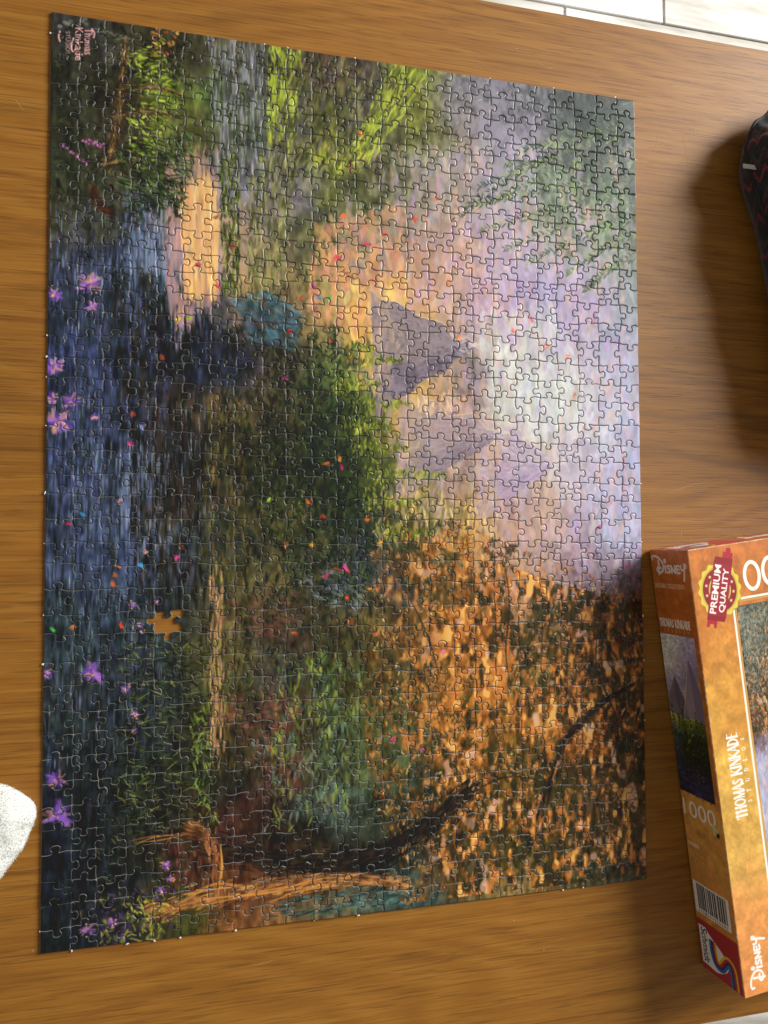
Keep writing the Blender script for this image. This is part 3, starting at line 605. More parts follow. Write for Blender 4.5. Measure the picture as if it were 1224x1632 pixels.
def crosses(Q):                                    # does a closed outline cut itself?
    A, r = Q, np.roll(Q, -1, 0) - Q
    w = A[None] - A[:, None]
    den = r[:, None, 0] * r[None, :, 1] - r[:, None, 1] * r[None, :, 0]
    with np.errstate(all='ignore'):
        t = (w[..., 0] * r[None, :, 1] - w[..., 1] * r[None, :, 0]) / den; u = (w[..., 0] * r[:, None, 1] - w[..., 1] * r[:, None, 0]) / den
    return bool(((t > 1e-6) & (t < 1 - 1e-6) & (u > 1e-6) & (u < 1 - 1e-6)).any())
ZT, ZB = .0020, .00012
def piece_data(i, j):
    top, bot, lef, rig = he[i, j], he[i, j + 1], ve[i, j], ve[i + 1, j]
    loop = list(lef) + list(bot)[1:] + list(rig)[::-1][1:] + list(top)[::-1][1:-1]     # counter-clockwise
    P = np.array(loop); c = P.mean(0)
    tx, ty, dz = rp.gauss(0, .009), rp.gauss(0, .009), rp.uniform(-.00009, .00010)
    P = P + np.array((rp.uniform(-.00007, .00007), rp.uniform(-.00007, .00007)))
    rings = []; f = next((q for q in (1, .85, .7, .56, .42) if not crosses(inset(P, .0010 * q)) and not crosses(inset(P, .00054 * q))), .3)
    for d, z, tilt in ((.00012, ZB, 0), (.00010, ZT - .00085, 1), (.00026, ZT - .00048, 1), (.00054, ZT - .00017, 1), (.00100, ZT, 1)):
        Q = inset(P, d * (f if d > .0002 else 1)); zz = z + (dz + (Q[:, 0] - c[0]) * tx + (Q[:, 1] - c[1]) * ty) * tilt
        rings.append(np.column_stack([Q, np.full(len(Q), z) if not tilt else zz]))
    V = np.concatenate(rings); n = len(P); F = []; mi = []
    for r in range(4):
        for q in range(n):
            q2 = (q + 1) % n; F.append((r * n + q, r * n + q2, (r + 1) * n + q2, (r + 1) * n + q)); mi.append(1 if r < 2 else 0)
    F.append(tuple(range(4 * n, 5 * n))); mi.append(0)
    return V, F, mi
def mesh_of(name, V, F, mi, origin):
    me = bpy.data.meshes.new(name); me.from_pydata((V - origin).tolist(), [], F)
    uv = me.uv_layers.new(name='UVMap'); li = np.empty(len(me.loops), np.int32); me.loops.foreach_get('vertex_index', li)
    uv.data.foreach_set('uv', np.column_stack([V[li, 0] / PW, V[li, 1] / PH]).astype(np.float32).ravel())
    me.materials.append(M_PRINT); me.materials.append(M_BOARD); me.polygons.foreach_set('material_index', np.array(mi, np.int32)); me.update()
    return me
puzzle = empty('jigsaw_puzzle', (PW / 2, PH / 2, 0)); tag(puzzle, 'large jigsaw of a lake and wood at sunset with one piece missing', 'jigsaw puzzle')
ORG = np.array((PW / 2, PH / 2, 0))
def shown(V):                                      # how large the piece shows
    P = np.array([CR.transposed() @ (Vector(v) - CC) for v in V[-max(4, len(V) // 5)::3]])
    x, y = P[:, 0] / -P[:, 2], P[:, 1] / -P[:, 2]
    return (x.max() - x.min()) * (y.max() - y.min())
data = [((i, j),) + piece_data(i, j) for j in range(NY) for i in range(NX) if (i, j) != MISS]
data.sort(key=lambda d: -shown(d[1]))
for (ij, V, F, mi) in data[:300]:
    c = np.array((*V[:, :2].mean(0), 0))
    o = link('puzzle_piece', mesh_of('puzzle_piece', V, F, mi, c), parent=puzzle); o.location = c - ORG
VV, FF, MM, nb = [], [], [], 0
for (ij, V, F, mi) in data[300:]:
    VV.append(V); FF += [tuple(x + nb for x in f) for f in F]; MM += mi; nb += len(V)
o = link('puzzle_pieces', mesh_of('puzzle_pieces', np.concatenate(VV), FF, MM, ORG), parent=puzzle); o['kind'] = 'stuff'

# ------------------------------------------------------------------ the box the jigsaw came in
BL, BW, BH, BTH = .3717, .272, .0567, .12595
K = 4.0                                            # print resolution, pixels per millimetre
WHITE = hx('f2efe8')
def stroke_font(c, s, o, ux, uy, col, wide):
    """Roman capitals with thick and thin strokes and serifs; ux = one cap height along the line, uy = one cap height up"""
    G = {'T': (.8, [((.4, 0), (.4, 1), 2), ((.02, .95), (.78, .95), 1), ((.04, .95), (.04, .75), 1), ((.76, .95), (.76, .75), 1)]),
         'H': (.85, [((.15, 0), (.15, 1), 2), ((.7, 0), (.7, 1), 2), ((.15, .52), (.7, .52), 1)]), 'I': (.4, [((.2, 0), (.2, 1), 2)]),
         'M': (1.0, [((.12, 0), (.15, 1), 1), ((.15, 1), (.5, .05), 2), ((.5, .05), (.85, 1), 1), ((.85, 1), (.88, 0), 2)]),
         'A': (.85, [((.06, 0), (.42, 1), 1), ((.42, 1), (.8, 0), 2), ((.2, .36), (.64, .36), 1)]),
         'K': (.85, [((.16, 0), (.16, 1), 2), ((.72, 1), (.2, .45), 1), ((.34, .58), (.8, 0), 2)]),
         'N': (.9, [((.14, 0), (.14, 1), 1), ((.14, 1), (.76, 0), 2), ((.76, 0), (.76, 1), 1)]),
         'E': (.7, [((.15, 0), (.15, 1), 2), ((.15, .97), (.6, .97), 1), ((.15, .52), (.5, .52), 1), ((.15, .03), (.62, .03), 1)]), ' ': (.45, []),
         'L': (.7, [((.15, 0), (.15, 1), 2), ((.15, .03), (.62, .03), 1)]),
         'O': (.95, 'o'), 'D': (.9, 'd'), 'S': (.65, 's'), 'U': (.85, [((.15, 1), (.15, .3), 2), ((.7, 1), (.7, .3), 1)]), 'C': (.85, 'c'), 'R': (.85, 'r')}
    o, ux, uy = (np.array(q, float) for q in (o, ux, uy)); x = 0
    P = lambda p: tuple(o + ux * (x + p[0]) + uy * p[1])
    big = None
    for ch in s:
        k = 1.0
        w, st = G.get(ch, G['I'])
        arc = lambda cx, cy, rx, ry, a0, a1: [P((cx + rx * math.cos(a0 + (a1 - a0) * i / 12), cy + ry * math.sin(a0 + (a1 - a0) * i / 12))) for i in range(13)]
        pi = math.pi
        if st == 'o': c.line(arc(.47, .5, .36, .48, 0, 2 * pi), wide * 1.3, col)
        elif st == 'c': c.line(arc(.47, .5, .36, .48, .7, 5.6), wide * 1.3, col)
        elif st == 'd': c.line([P((.15, 0)), P((.15, 1))], wide * 1.7, col); c.line(arc(.25, .5, .5, .48, -pi / 2, pi / 2), wide * 1.4, col)
        elif st == 'r': c.line([P((.15, 0)), P((.15, 1))], wide * 1.7, col); c.line(arc(.2, .74, .4, .24, -pi / 2, pi / 2), wide * 1.2, col); c.line([P((.35, .5)), P((.8, 0))], wide * 1.5, col)
        elif st == 's': c.line([P(q) for q in catmull([(.52, .82), (.36, .97), (.16, .8), (.3, .56), (.46, .4), (.5, .18), (.3, .02), (.1, .2)], 4)], wide * 1.3, col)
        else:
            for a, b, t in st: c.line([P(a), P(b)], wide * (1.7 if t == 2 else .8), col)
            if ch == 'U': c.line(arc(.425, .3, .275, .29, pi, 2 * pi), wide * 1.3, col)
            for a, b, t in st:
                if a[0] == b[0] and t == 2:
                    for q in (a, b):
                        if q[1] in (0, 1): c.line([P((q[0] - .13, q[1])), P((q[0] + .13, q[1]))], wide * .7, col)
        x += w
    return x
def script_logo(c, o, ux, uy, col, wid):
    """the flowing script word: big looped D, curl for the dot of the i, long tail on the y; ux, uy = unit of one cap height"""
    o, ux, uy = (np.array(q, float) for q in (o, ux, uy))
    S = [([(-.30, .86), (-.34, .98), (-.15, 1.08), (.25, 1.02), (.62, .80), (.80, .50), (.72, .18), (.46, .02), (.22, .04), (.08, .16), (.14, .30), (.34, .36), (.52, .30)], 1.15),
         ([(.34, .78), (.31, .45), (.27, .02), (.26, -.10)], 1.2),
         ([(1.00, .46), (.99, .24), (.99, .04)], 1.25), ([(.92, .74), (1.0, .66), (1.1, .72), (1.1, .84), (1.0, .88), (.93, .80), (1.02, .74)], .8),
         ([(1.48, .44), (1.32, .48), (1.20, .38), (1.32, .28), (1.46, .20), (1.40, .06), (1.18, .06)], 1.1),
         ([(1.64, .04), (1.65, .46)], 1.2), ([(1.65, .46), (1.80, .22), (1.98, .05)], 1.1), ([(1.98, .05), (2.00, .48)], 1.1),
         ([(2.46, .46), (2.18, .46), (2.18, .06), (2.48, .06)], 1.1), ([(2.18, .27), (2.42, .27)], 1.0),
         ([(2.62, .50), (2.62, .30), (2.76, .22), (2.92, .30)], 1.1), ([(2.98, .56), (2.94, .20), (2.86, -.20), (2.80, -.42)], 1.25), ([(2.94, .30), (3.12, .40), (3.14, .58), (3.00, .60)], .9)]
    for p, w in S: c.line([tuple(o + ux * q[0] + uy * q[1]) for q in (catmull(p, 6) if len(p) > 2 else p)], wid * w, col)
def maker_logo(c, o, ux, uy):
    """white tab with the maker's name under a ribbon shaped like an S; origin bottom left, units of millimetres along ux, uy"""
    o, ux, uy = (np.array(q, float) for q in (o, ux, uy)); P = lambda x, y: tuple(o + ux * x + uy * y)
    c.poly([P(*q) for q in [(0, 0), (34, 0), (34.5, 7)] + [(q[0], q[1]) for q in catmull([(34.5, 7), (35, 18), (29, 29), (22, 32), (14, 27), (6, 15), (0, 8)], 5)]], hx('e4e4de'))
    c.text('Schmidt', P(1.5, 2.2), ux * 31, uy * 7.5, hx('1c1c22'), .008)
    mid = catmull([(9, 15.5), (19, 15.5), (27, 18), (27.5, 23), (22, 27.5), (18, 32), (21, 36.5), (30, 37.5), (38, 37.5)], 6)
    mid = [np.array(q) for q in mid]
    for k, q in enumerate(('d8b838', 'b83030', '3c2c68', '2c6ca8')):
        off = (1.5 - k) * 2.2; L = []
        for i, m in enumerate(mid):
            d = mid[min(i + 1, len(mid) - 1)] - mid[max(i - 1, 0)]; d /= np.hypot(*d)
            L.append(P(*(m + np.array((-d[1], d[0])) * off)))
        c.line(L, 2.4 * K, hx(q))
def marble(c, stops, axis_len, seed):
    """foil-like autumn leaf ground, mottled"""
    t = np.linspace(0, 1, c.h); n1 = vnoise(c.w, c.h, 90, seed); n2 = vnoise(c.w, c.h, 26, seed + 1); n3 = vnoise(c.w, c.h, 9, seed + 2)
    ps = [s[0] for s in stops]; cs = np.array([hx(s[1]) for s in stops])
    tt = np.clip(t[:, None] + (n1 - .5) * .16 + (n2 - .5) * .05, 0, 1)
    c.a = np.stack([np.interp(tt, ps, cs[:, q]) for q in range(3)], -1).astype(np.float32)
    c.a *= (.86 + .18 * n2 + .12 * n3)[..., None]
    r = random.Random(seed)
    for _ in range(c.w * c.h // 1500):
        x, y = r.random() * c.w, r.random() * c.h
        if n1[min(c.h - 1, int(y)), min(c.w - 1, int(x))] + .4 * n2[min(c.h - 1, int(y)), min(c.w - 1, int(x))] < .72: continue
        c.dab(x, y, r.uniform(10, 44), r.uniform(5, 15), 1.57 + r.gauss(0, .6), c.a[int(y), int(x)] * r.choice((1.22, 1.15, .88)), .45, raw=True)

def top_print():
    W_, H_ = int(BW * 1000 * K), int(BL * 1000 * K)
    c = Canvas(W_, H_, K, tf=lambda b, a: (b * K, (BL * 1000 - a) * K))           # b = from the left edge, a = from the lower edge, mm
    marble(c, [(0, 'be7036'), (.16, 'c27836'), (.32, 'ce9040'), (.50, 'd8a84c'), (.66, 'd8aa56'), (.80, 'de9a54'), (1, 'da8e4e')], 1, 21)
    r = random.Random(5)
    for _ in range(46):                            # faint boughs
        b, a = r.uniform(6, 32), r.uniform(90, 140)
        c.line([(b, a), (b + r.gauss(0, 5), a + r.uniform(4, 10)), (b + r.gauss(0, 8), a + r.uniform(9, 20))], 2.5, hx('b07a34'), .35, 4, True)
    # the picture, turned so that its sky is on the left
    pic = PAINT.a[::-1, ::-1]; b0, b1, a0, a1 = 40, 262, 14, 319
    x0, x1, y0, y1 = int(b0 * K), int(b1 * K), int((BL * 1000 - a1) * K), int((BL * 1000 - a0) * K)
    yy = (np.arange(y1 - y0) / (y1 - y0) * CHH).astype(int); xx = (np.arange(x1 - x0) / (x1 - x0) * CW).astype(int)
    c.a[y0:y1, x0:x1] = pic[yy][:, xx]
    for _ in range(2600):
        b, a = b0 + abs(r.gauss(0, 22)), a1 - abs(r.gauss(0, 42))
        if b > b1 - 3 or a < a0 + 4 or b < b0 + 1.2 or a > a1 - 1.2: continue
        c.dab(b, a, r.uniform(6, 20), r.uniform(2.5, 6), 1.57 + r.gauss(0, .6), hx(r.choice(['5a6a60', '6c7c72', '4a5850', '84908a', '3c4840', 'a8a890', '9c9c98'])) * r.uniform(.85, 1.12), .62)
    gold = hx('c89a58')
    for g, w, q in ((37.0, 1.9, WHITE), (39.2, 1.2, gold)):
        c.line([(g, 10 + g - 37), (g, 325 - g + 37), (270, 325 - g + 37)], w * K, q); c.line([(g, 10), (264, 10)], w * K, q)
    # 00
    for cb, ca in ((59, 342.5), (77.5, 344)):
        c.line([(cb + 7.2 * math.cos(t / 24 * 2 * math.pi), ca + 11.4 * math.sin(t / 24 * 2 * math.pi)) for t in range(25)], 4.2 * K, hx('9a6a40'), .5)
        c.line([(cb + 7.2 * math.cos(t / 24 * 2 * math.pi), ca + 11.4 * math.sin(t / 24 * 2 * math.pi)) for t in range(25)], 3.3 * K, WHITE)
    # gold badge with a red ribbon
    cb, ca, tl_ = 26.2, 335.0, R_(-16)
    rot = lambda x, y: (cb + x * math.cos(tl_) - y * math.sin(tl_), ca + x * math.sin(tl_) + y * math.cos(tl_))
    ring = lambda rr, sc=0, n=16: [(cb + (rr + (sc * math.cos(n * t)) ) * math.cos(t), ca + (rr + sc * math.cos(n * t)) * 1.12 * math.sin(t)) for t in np.linspace(0, 2 * math.pi, 150)[:-1]]
    c.poly(ring(20.6, .95), hx('a8862c')); c.poly(ring(20.0, .95), hx('e0cc50')); c.poly(ring(17.6), hx('c8b048')); c.poly(ring(16.2), hx('8e2830')); c.poly(ring(10.6), hx('e8d878')); c.poly(ring(10.0), hx('b0a048'))
    for t in (20, 52, -12, 160, 192, 224, 128, -44):
        x, y = cb + 13.2 * math.cos(R_(t)), ca + 13.2 * 1.12 * math.sin(R_(t))
        c.poly([(x + (1.9 if q % 2 == 0 else .8) * math.sin(q * math.pi / 5), y + (1.9 if q % 2 == 0 else .8) * math.cos(q * math.pi / 5)) for q in range(10)], hx('e8cc90'))
    c.poly([rot(*q) for q in ((-1, 22), (8.5, 22), (8.5, 32), (-1, 32))], hx('b02c38')); c.poly([rot(3.7 + 2.6 * math.cos(t), 33.4 + 2.6 * math.sin(t)) for t in np.linspace(0, 6.2, 20)], hx('b02c38'))
    c.poly([rot(*q) for q in ((-8.5, -32), (1, -32), (1, -22), (-8.5, -22))], hx('b02c38')); c.poly([rot(-3.7 + 2.2 * math.cos(t), -31 + 2.2 * math.sin(t)) for t in np.linspace(0, 6.2, 20)], hx('c88c40'))
    c.poly([rot(*q) for q in ((-9, -26), (8, -26), (9, -22), (9, 27), (-8, 27), (-9, 22))], hx('8e2830')); c.poly([rot(*q) for q in ((-9, -22), (9, -22), (9, 22), (-9, 22))], hx('9c2a34'))
    ux, uy = np.array(rot(0, 1)) - rot(0, 0), np.array(rot(-1, 0)) - rot(0, 0)
    c.text('PREMIUM', rot(-1.0, -20.5), ux * 41, uy * 6.4, WHITE, .03); c.text('QUALITY', rot(7.6, -18.5), ux * 37, uy * 6.6, WHITE, .03)
    # title that reads upwards along the left edge
    n = stroke_font(c, 'THOMAS KINKADE', (24.5, 145), (0, 6.5), (-10.0, 0), WHITE, 1.15 * K)
    for i, ch in enumerate('STUDIOS'): stroke_font(c, ch, (31, 157 + i * 8.6), (0, 3.2), (-3.6, 0), WHITE, .5 * K)
    script_logo(c, (20.5, 10.5), (0, 12.0), (-12.0, 0), WHITE, 1.7 * K)
    return c
def side_print():
    W_, H_ = int(BH * 1000 * K), int(BL * 1000 * K)
    c = Canvas(W_, H_, K, tf=lambda z, a: (z * K, (BL * 1000 - a) * K))           # z = up the side, a = from the lower end, mm
    marble(c, [(0, 'bc6a2e'), (.2, 'b86428'), (.55, 'c07c38'), (.62, 'd49c4c'), (.75, 'cc8e46'), (1, 'c4823a')], 1, 41)
    script_logo(c, (9.0, 351.5), (13.6, 0), (0, 13.6), hx('e0d4c8'), 1.8 * K)
    n = sum(.8 for _ in 'DREAMS COLLECTION')
    stroke_font(c, 'DREAMS COLLECTION', (4, 338.5), (3.2, 0), (0, 3.6), hx('dcb48c'), .55 * K)
    stroke_font(c, 'THOMAS KINKADE', (4, 304.5), (4.0, 0), (0, 6.6), hx('ece0d4'), .85 * K)
    for i, ch in enumerate('STUDIOS'): stroke_font(c, ch, (9 + i * 5.6, 300), (2.3, 0), (0, 2.6), hx('d0b090'), .4 * K)
    # picture strip: sky, hill, sunlit haze, dark wood, water
    x0, x1, y0, y1 = 0, int(50.5 * K), int((371.7 - 297.5) * K), int((371.7 - 158.5) * K)
    G = np.array([[hx(q) for q in r_.split()] for r_ in '''b8b8b0 c0bcb4 a8a0a8 9c92a4
c4c0b4 bcb4ac 988ea4 8e84a0
c0b8b0 a8a0a4 8a8090 7c7284
9c94a0 8a8294 7a7288 a08878
7c7688 80788c c0a080 8a8088
b8a068 8c8458 c0a858 788038
a89050 5c6430 6a7430 44522a
4a5a5c 2c3c28 28341f 26321f
3c4a58 22301f 1c281a 1e2a1c
2c3440 1c2420 1a2220 18201c
222838 1a1e2a 20222e 1c202c
1e2438 1c2038 28284a 22243c'''.split('\n')])
    c.a[y0:y1, x0:x1] = np.minimum(1, 1.15 * upgrid(G, x1 - x0, y1 - y0)) * (.9 + .2 * vnoise(x1 - x0, y1 - y0, 9, 61))[..., None]
    r = random.Random(9)
    for _ in range(2600):
        x, y = r.uniform(x0, x1 - 1), r.uniform(y0, y1 - 1); q = c.a[int(y), int(x)]
        col = q * r.uniform(.78, 1.24)
        if x > x1 - 14: continue
        c.dab(x, y, r.uniform(8, 26), r.uniform(3, 8), r.gauss(1.4 if y > y0 + 300 else .3, .5), col, .7, raw=True)
    X = lambda f: (x0 + f * (x1 - x0)) / K
    A = lambda f: (BL * 1000 * K - (y0 + f * (y1 - y0))) / K
    c.poly([(X(-.1), A(.50)), (X(.05), A(.40)), (X(.16), A(.34)), (X(.30), A(.26)), (X(.38), A(.31)), (X(.52), A(.40)), (X(.60), A(.52))], hx('746a78'), .9)
    c.poly([(X(.30), A(.26)), (X(.38), A(.31)), (X(.52), A(.40)), (X(.60), A(.52)), (X(.34), A(.5)), (X(.26), A(.38))], hx('5f5668'), .8)
    c.poly([(X(.45), A(.50)), (X(.62), A(.30)), (X(.74), A(.13)), (X(.84), A(.20)), (X(1), A(.34)), (X(1), A(.52))], hx('8c7e92'), .85)
    c.poly([(X(.74), A(.13)), (X(.84), A(.20)), (X(1), A(.34)), (X(1), A(.52)), (X(.80), A(.5)), (X(.76), A(.3))], hx('74697e'), .8)
    c.line([(X(-.05), A(.48)), (X(.16), A(.34)), (X(.30), A(.26))], 2, hx('e0c090'), .8); c.line([(X(.45), A(.50)), (X(.62), A(.30)), (X(.74), A(.13))], 2.4, hx('e8ccaa'), .8)
    for tx, th_, tb in ((.12, .44, .72), (.28, .50, .74), (.42, .42, .75), (.60, .52, .74), (.76, .46, .75), (.9, .50, .74), (.5, .55, .8), (.05, .55, .8)):
        for k in range(150):
            t = r.random() ** .8; yy_ = th_ + (tb - th_) * t
            c.dab(X(tx + r.uniform(-1, 1) * .10 * t + .005), A(yy_), r.uniform(6, 16), r.uniform(2, 5), r.choice((.5, 2.6)) + r.gauss(0, .25), hx(r.choice(['26341c', '34462a', '1c2816', '5c6c2c', '8c9440'] if t < .5 else ['1c2616', '26321f', '161e12', '34442a'])), .85)
    for k in range(160): c.dab(X(r.uniform(.05, .95)), A(r.uniform(.80, .99)), r.uniform(16, 44), r.uniform(1.5, 3), r.gauss(0, .06), hx(r.choice(['3c4668', '505a80', '2c3048', '6a6a88', '161a26'])), .6)
    for k in range(34): c.dab(X(r.uniform(.1, .9)), A(r.uniform(.58, .96)), 9, 4, r.random() * 3, hx(r.choice(['9a6aa0', 'c87848', '8a98a8', 'b84868', 'd0a850'])), .8)
    # count, article number, small print
    c.text('1000', (4.0, 137.5), (44, 0), (0, 14.5), hx('f4ece0'), .0)
    c.poly([(42, 131), (46, 131), (46, 135), (49, 134), (50, 137), (46.5, 138.5), (46, 141), (42, 140.5)], hx('c8c890')); c.poly([(46, 131), (50, 130), (51, 134), (49, 134.5)], hx('2c2420'))
    c.text('59688', (4, 110.5), (15, 0), (0, 3.6), hx('e8dccc'), .02); c.text('693 x 493 mm', (4, 103.5), (21, 0), (0, 3), hx('d8b888'))
    for i in range(6):
        for k in range(9): 
            if r.random() < .85: c.rect(4 + k * 3.4, 98 - i * 2.6, 4 + k * 3.4 + r.uniform(1.6, 3), 98.9 - i * 2.6, hx('cfa468'), .6)
    # bar code
    c.rect(3.5, 51.5, 50.5, 79, hx('e8e6e0')); z = 8.0
    while z < 47:
        w = r.choice((.4, .4, .8, .8, 1.2, 1.6)); c.rect(z, 55.5, z + w, 77.6, hx('201c1c')); z += w + r.choice((.45, .5, .9, 1.3))
    for i in range(13): c.text('4001504596880'[i], (7 + i * 3.1, 52.3), (1.8, 0), (0, 2.3), hx('302c2c'))
    # maker's field
    c.rect(0, 0, 60, 45.5, hx('a83038')); maker_logo(c, (4, 40), (0, -.98), (1.12, 0))
    return c
def end_print():
    W_, H_ = int(BW * 1000 * K), int(BH * 1000 * K)
    c = Canvas(W_, H_, K, tf=lambda x, z: (x * K, (BH * 1000 - z) * K))           # seen from behind, left to right, mm
    marble(c, [(0, 'b8642a'), (1, 'a85a26')], 1, 71)
    c.rect(208, 0, 273, 60, hx('b83430')); maker_logo(c, (222, 8), (1.15, 0), (0, 1.15))
    script_logo(c, (125, 22), (22, 0), (0, 22), WHITE, 3.0 * K)
    return c
M_TOP = print_material('box_top_print', top_print().image('box_top_print'), .36, .45)
M_SIDE = print_material('box_side_print', side_print().image('box_side_print'), .36, .45)
M_END = print_material('box_end_print', end_print().image('box_end_print'), .36, .45)
cp = Canvas(256, 256); marble(cp, [(0, 'b06a2c'), (1, 'b8803a')], 1, 81); M_PLAIN = print_material('box_plain_print', cp.image('box_plain_print'), .36, .45)
jbox = empty('puzzle_box', (.5472, -.0817, 0), BTH); tag(jbox, 'closed orange and gold puzzle box with badge beside the jigsaw', 'box')
def make_lid():
    bm = box_bm(0, 0, .0016, BW, BL, BH, .0008, 2); uv = bm.loops.layers.uv.new('UVMap')
    for f in bm.faces:
        n = f.normal; f.smooth = False
        ax = max(range(3), key=lambda q: abs(n[q]) + (.001 if q == 2 else 0))
        for l in f.loops:
            x, y, z = l.vert.co
            if ax == 2: f.material_index = 0; l[uv].uv = (x / BW, y / BL)
            elif ax == 0 and n.x < 0: f.material_index = 1; l[uv].uv = (z / BH, y / BL)
            elif ax == 1 and n.y > 0: f.material_index = 2; l[uv].uv = (1 - x / BW, z / BH)
            else: f.material_index = 3; l[uv].uv = (x / BW + y / BL, z / BH)
        if n.z < -.9: f.material_index = 4
        elif max(abs(n.x), abs(n.y), abs(n.z)) < .999: f.material_index = 5
    # the sides bow a little, as thin board does
    me = from_bm('box_lid', bm); return me
k = NT('bare_board'); k.b.inputs['Roughness'].default_value = .9
k.l(k.ramp(k.noise(k.coords('Object', (400, 400, 400)), 1, 3), [(.3, (.30, .22, .14)), (.7, (.42, .33, .22))]), k.b.inputs['Base Color']); M_CARD = k.m
k = NT('worn_highlit_edge'); k.b.inputs['Roughness'].default_value = .6  # whitened fold wear, with the edge highlight painted into its pale colour
k.l(k.ramp(k.noise(k.coords('Object', (130, 130, 130)), 1, 4, .7), [(.38, (.42, .16, .05)), (.55, (.55, .28, .11)), (.68, (.72, .60, .45))]), k.b.inputs['Base Color']); M_WORN_HILITE = k.m
lid = link('box_lid', make_lid(), [M_TOP, M_SIDE, M_END, M_PLAIN, M_CARD, M_WORN_HILITE], jbox)
link('box_base', from_bm('box_base', box_bm(.0022, .0022, .0001, BW - .0022, BL - .0022, .030, .0006)), [M_CARD], jbox)

# ------------------------------------------------------------------ soft things
def puffy(outline, H, rings=18, n=72, under=.86, p=2.3, wr=0.0, wscale=30, seed=0):
    """a stuffed shape on the table: closed outline, dome above, tucked in below"""
    O = np.array(catmull(outline, max(2, n // len(outline)), True)); c = O.mean(0); m = len(O); V = []; UV = []
    prof = [(under, 0.0), (.96, .10), (1.0, .24)] + [(r, .24 + .76 * (1 - r ** p) ** .62) for r in np.linspace(.985, .04, rings)]
    for k, (r, z) in enumerate(prof):
        for i in range(m):
            x, y = c + (O[i] - c) * r; zz = z * H
            if wr and k > 0:
                q = noise.noise(Vector((x * wscale, y * wscale, zz * wscale + seed))) + .5 * noise.noise(Vector((x * wscale * 2.3, y * wscale * 2.3, zz * wscale * 2.3 + seed)))
                d = np.array((O[i][0] - c[0], O[i][1] - c[1])); d /= np.hypot(*d)
                zz = max(.001, zz + q * wr * min(1, z * 3)); x += d[0] * q * wr * r; y += d[1] * q * wr * r
            V.append((x, y, zz + .0003)); UV.append((i / m, k / len(prof)))
    F = []
    L = len(prof)
    for k in range(L - 1):
        for i in range(m): F.append((k * m + i, k * m + (i + 1) % m, (k + 1) * m + (i + 1) % m, (k + 1) * m + i))
    F.append(tuple(reversed(range(m)))); F.append(tuple((L - 1) * m + i for i in range(m)))
    return V, F
def bag_mat():
    k = NT('zigzag_cloth'); sep = k.n('SeparateXYZ'); k.l(k.coords('Object', (1, 1, 1)), sep.inputs[0])
    x, y, z = sep.outputs
    run = k.math('ADD', y, k.math('MULTIPLY', z, -.2)); across = k.math('ADD', x, k.math('MULTIPLY', z, 1.1))
    zig = k.math('PINGPONG', k.math('MULTIPLY', across, 130), 1.0)
    ph = k.math('FRACT', k.math('ADD', k.math('MULTIPLY', run, 34), k.math('MULTIPLY', zig, .30)))
    c = k.ramp(ph, [(0, (.012, .013, .016)), (.30, (.012, .013, .016)), (.31, (.16, .020, .034)), (.44, (.20, .024, .040)), (.45, (.012, .012, .014)), (.62, (.014, .016, .018)), (.63, (.07, .012, .022)), (.72, (.07, .012, .022)), (.73, (.035, .040, .042)), (.86, (.035, .040, .042)), (.87, (.012, .013, .016))])
    mot = k.ramp(k.noise(k.coords('Object', (260, 420, 260)), 1, 3, .7), [(.32, (.35, .35, .35)), (.6, (1.1, 1.1, 1.1))])
    c = k.mix(1.0, c, mot, 'MULTIPLY')
    k.l(c, k.b.inputs['Base Color']); k.b.inputs['Roughness'].default_value = .85; k.b.inputs['Sheen Weight'].default_value = .15
    w = k.noise(k.coords('Object', (900, 900, 900)), 1, 2); k.bump(w, .5, .0006); return k.m
M_BAG = bag_mat()
k = NT('black_webbing'); k.b.inputs['Base Color'].default_value = (.012, .012, .014, 1); k.b.inputs['Roughness'].default_value = .7
k.bump(k.noise(k.coords('Object', (1200, 1200, 1200)), 1, 2), .4, .0004); M_BLACK = k.m
k = NT('pale_tag'); k.b.inputs['Base Color'].default_value = (.55, .55, .52, 1); k.b.inputs['Roughness'].default_value = .8; M_TAG = k.m
bag = empty('cloth_bag', (.72, .58, 0)); tag(bag, 'black cloth bag with red zigzag bands lying on the table', 'bag')
OUT = [(.592, .652), (.606, .677), (.650, .704), (.75, .72), (.86, .69), (.90, .56), (.87, .40), (.78, .34), (.690, .36), (.648, .42), (.628, .50), (.612, .580), (.597, .625)]
V, F = puffy([(x - .72, y - .58) for x, y in OUT], .104, 26, 156, .90, 2.0, .0085, 34, 3)
me = bpy.data.meshes.new('bag_body'); me.from_pydata(V, [], F); me.polygons.foreach_set('use_smooth', [True] * len(F)); link('bag_body', me, [M_BAG], bag)
def tube(name, pts, r, mat, parent, n=8):
    cu = bpy.data.curves.new(name, 'CURVE'); cu.dimensions = '3D'; sp = cu.splines.new('POLY'); sp.points.add(len(pts) - 1)
    for q, p in zip(sp.points, pts): q.co = (*p, 1)
    cu.bevel_depth = r; cu.bevel_resolution = 2
    ob = bpy.data.objects.new(name, cu); me = bpy.data.meshes.new_from_object(ob); bpy.data.objects.remove(ob); bpy.data.curves.remove(cu)
    return link(name, me, [mat], parent)
nb_ = len(catmull(OUT, max(2, 156 // len(OUT)), True)); seam = V[2 * nb_:3 * nb_]
tube('piping', seam + seam[:1], .0016, M_BLACK, bag)
link('tag', from_bm('tag', box_bm(-.137, .048, .031, -.119, .052, .0322, .0003)), [M_TAG], bag)

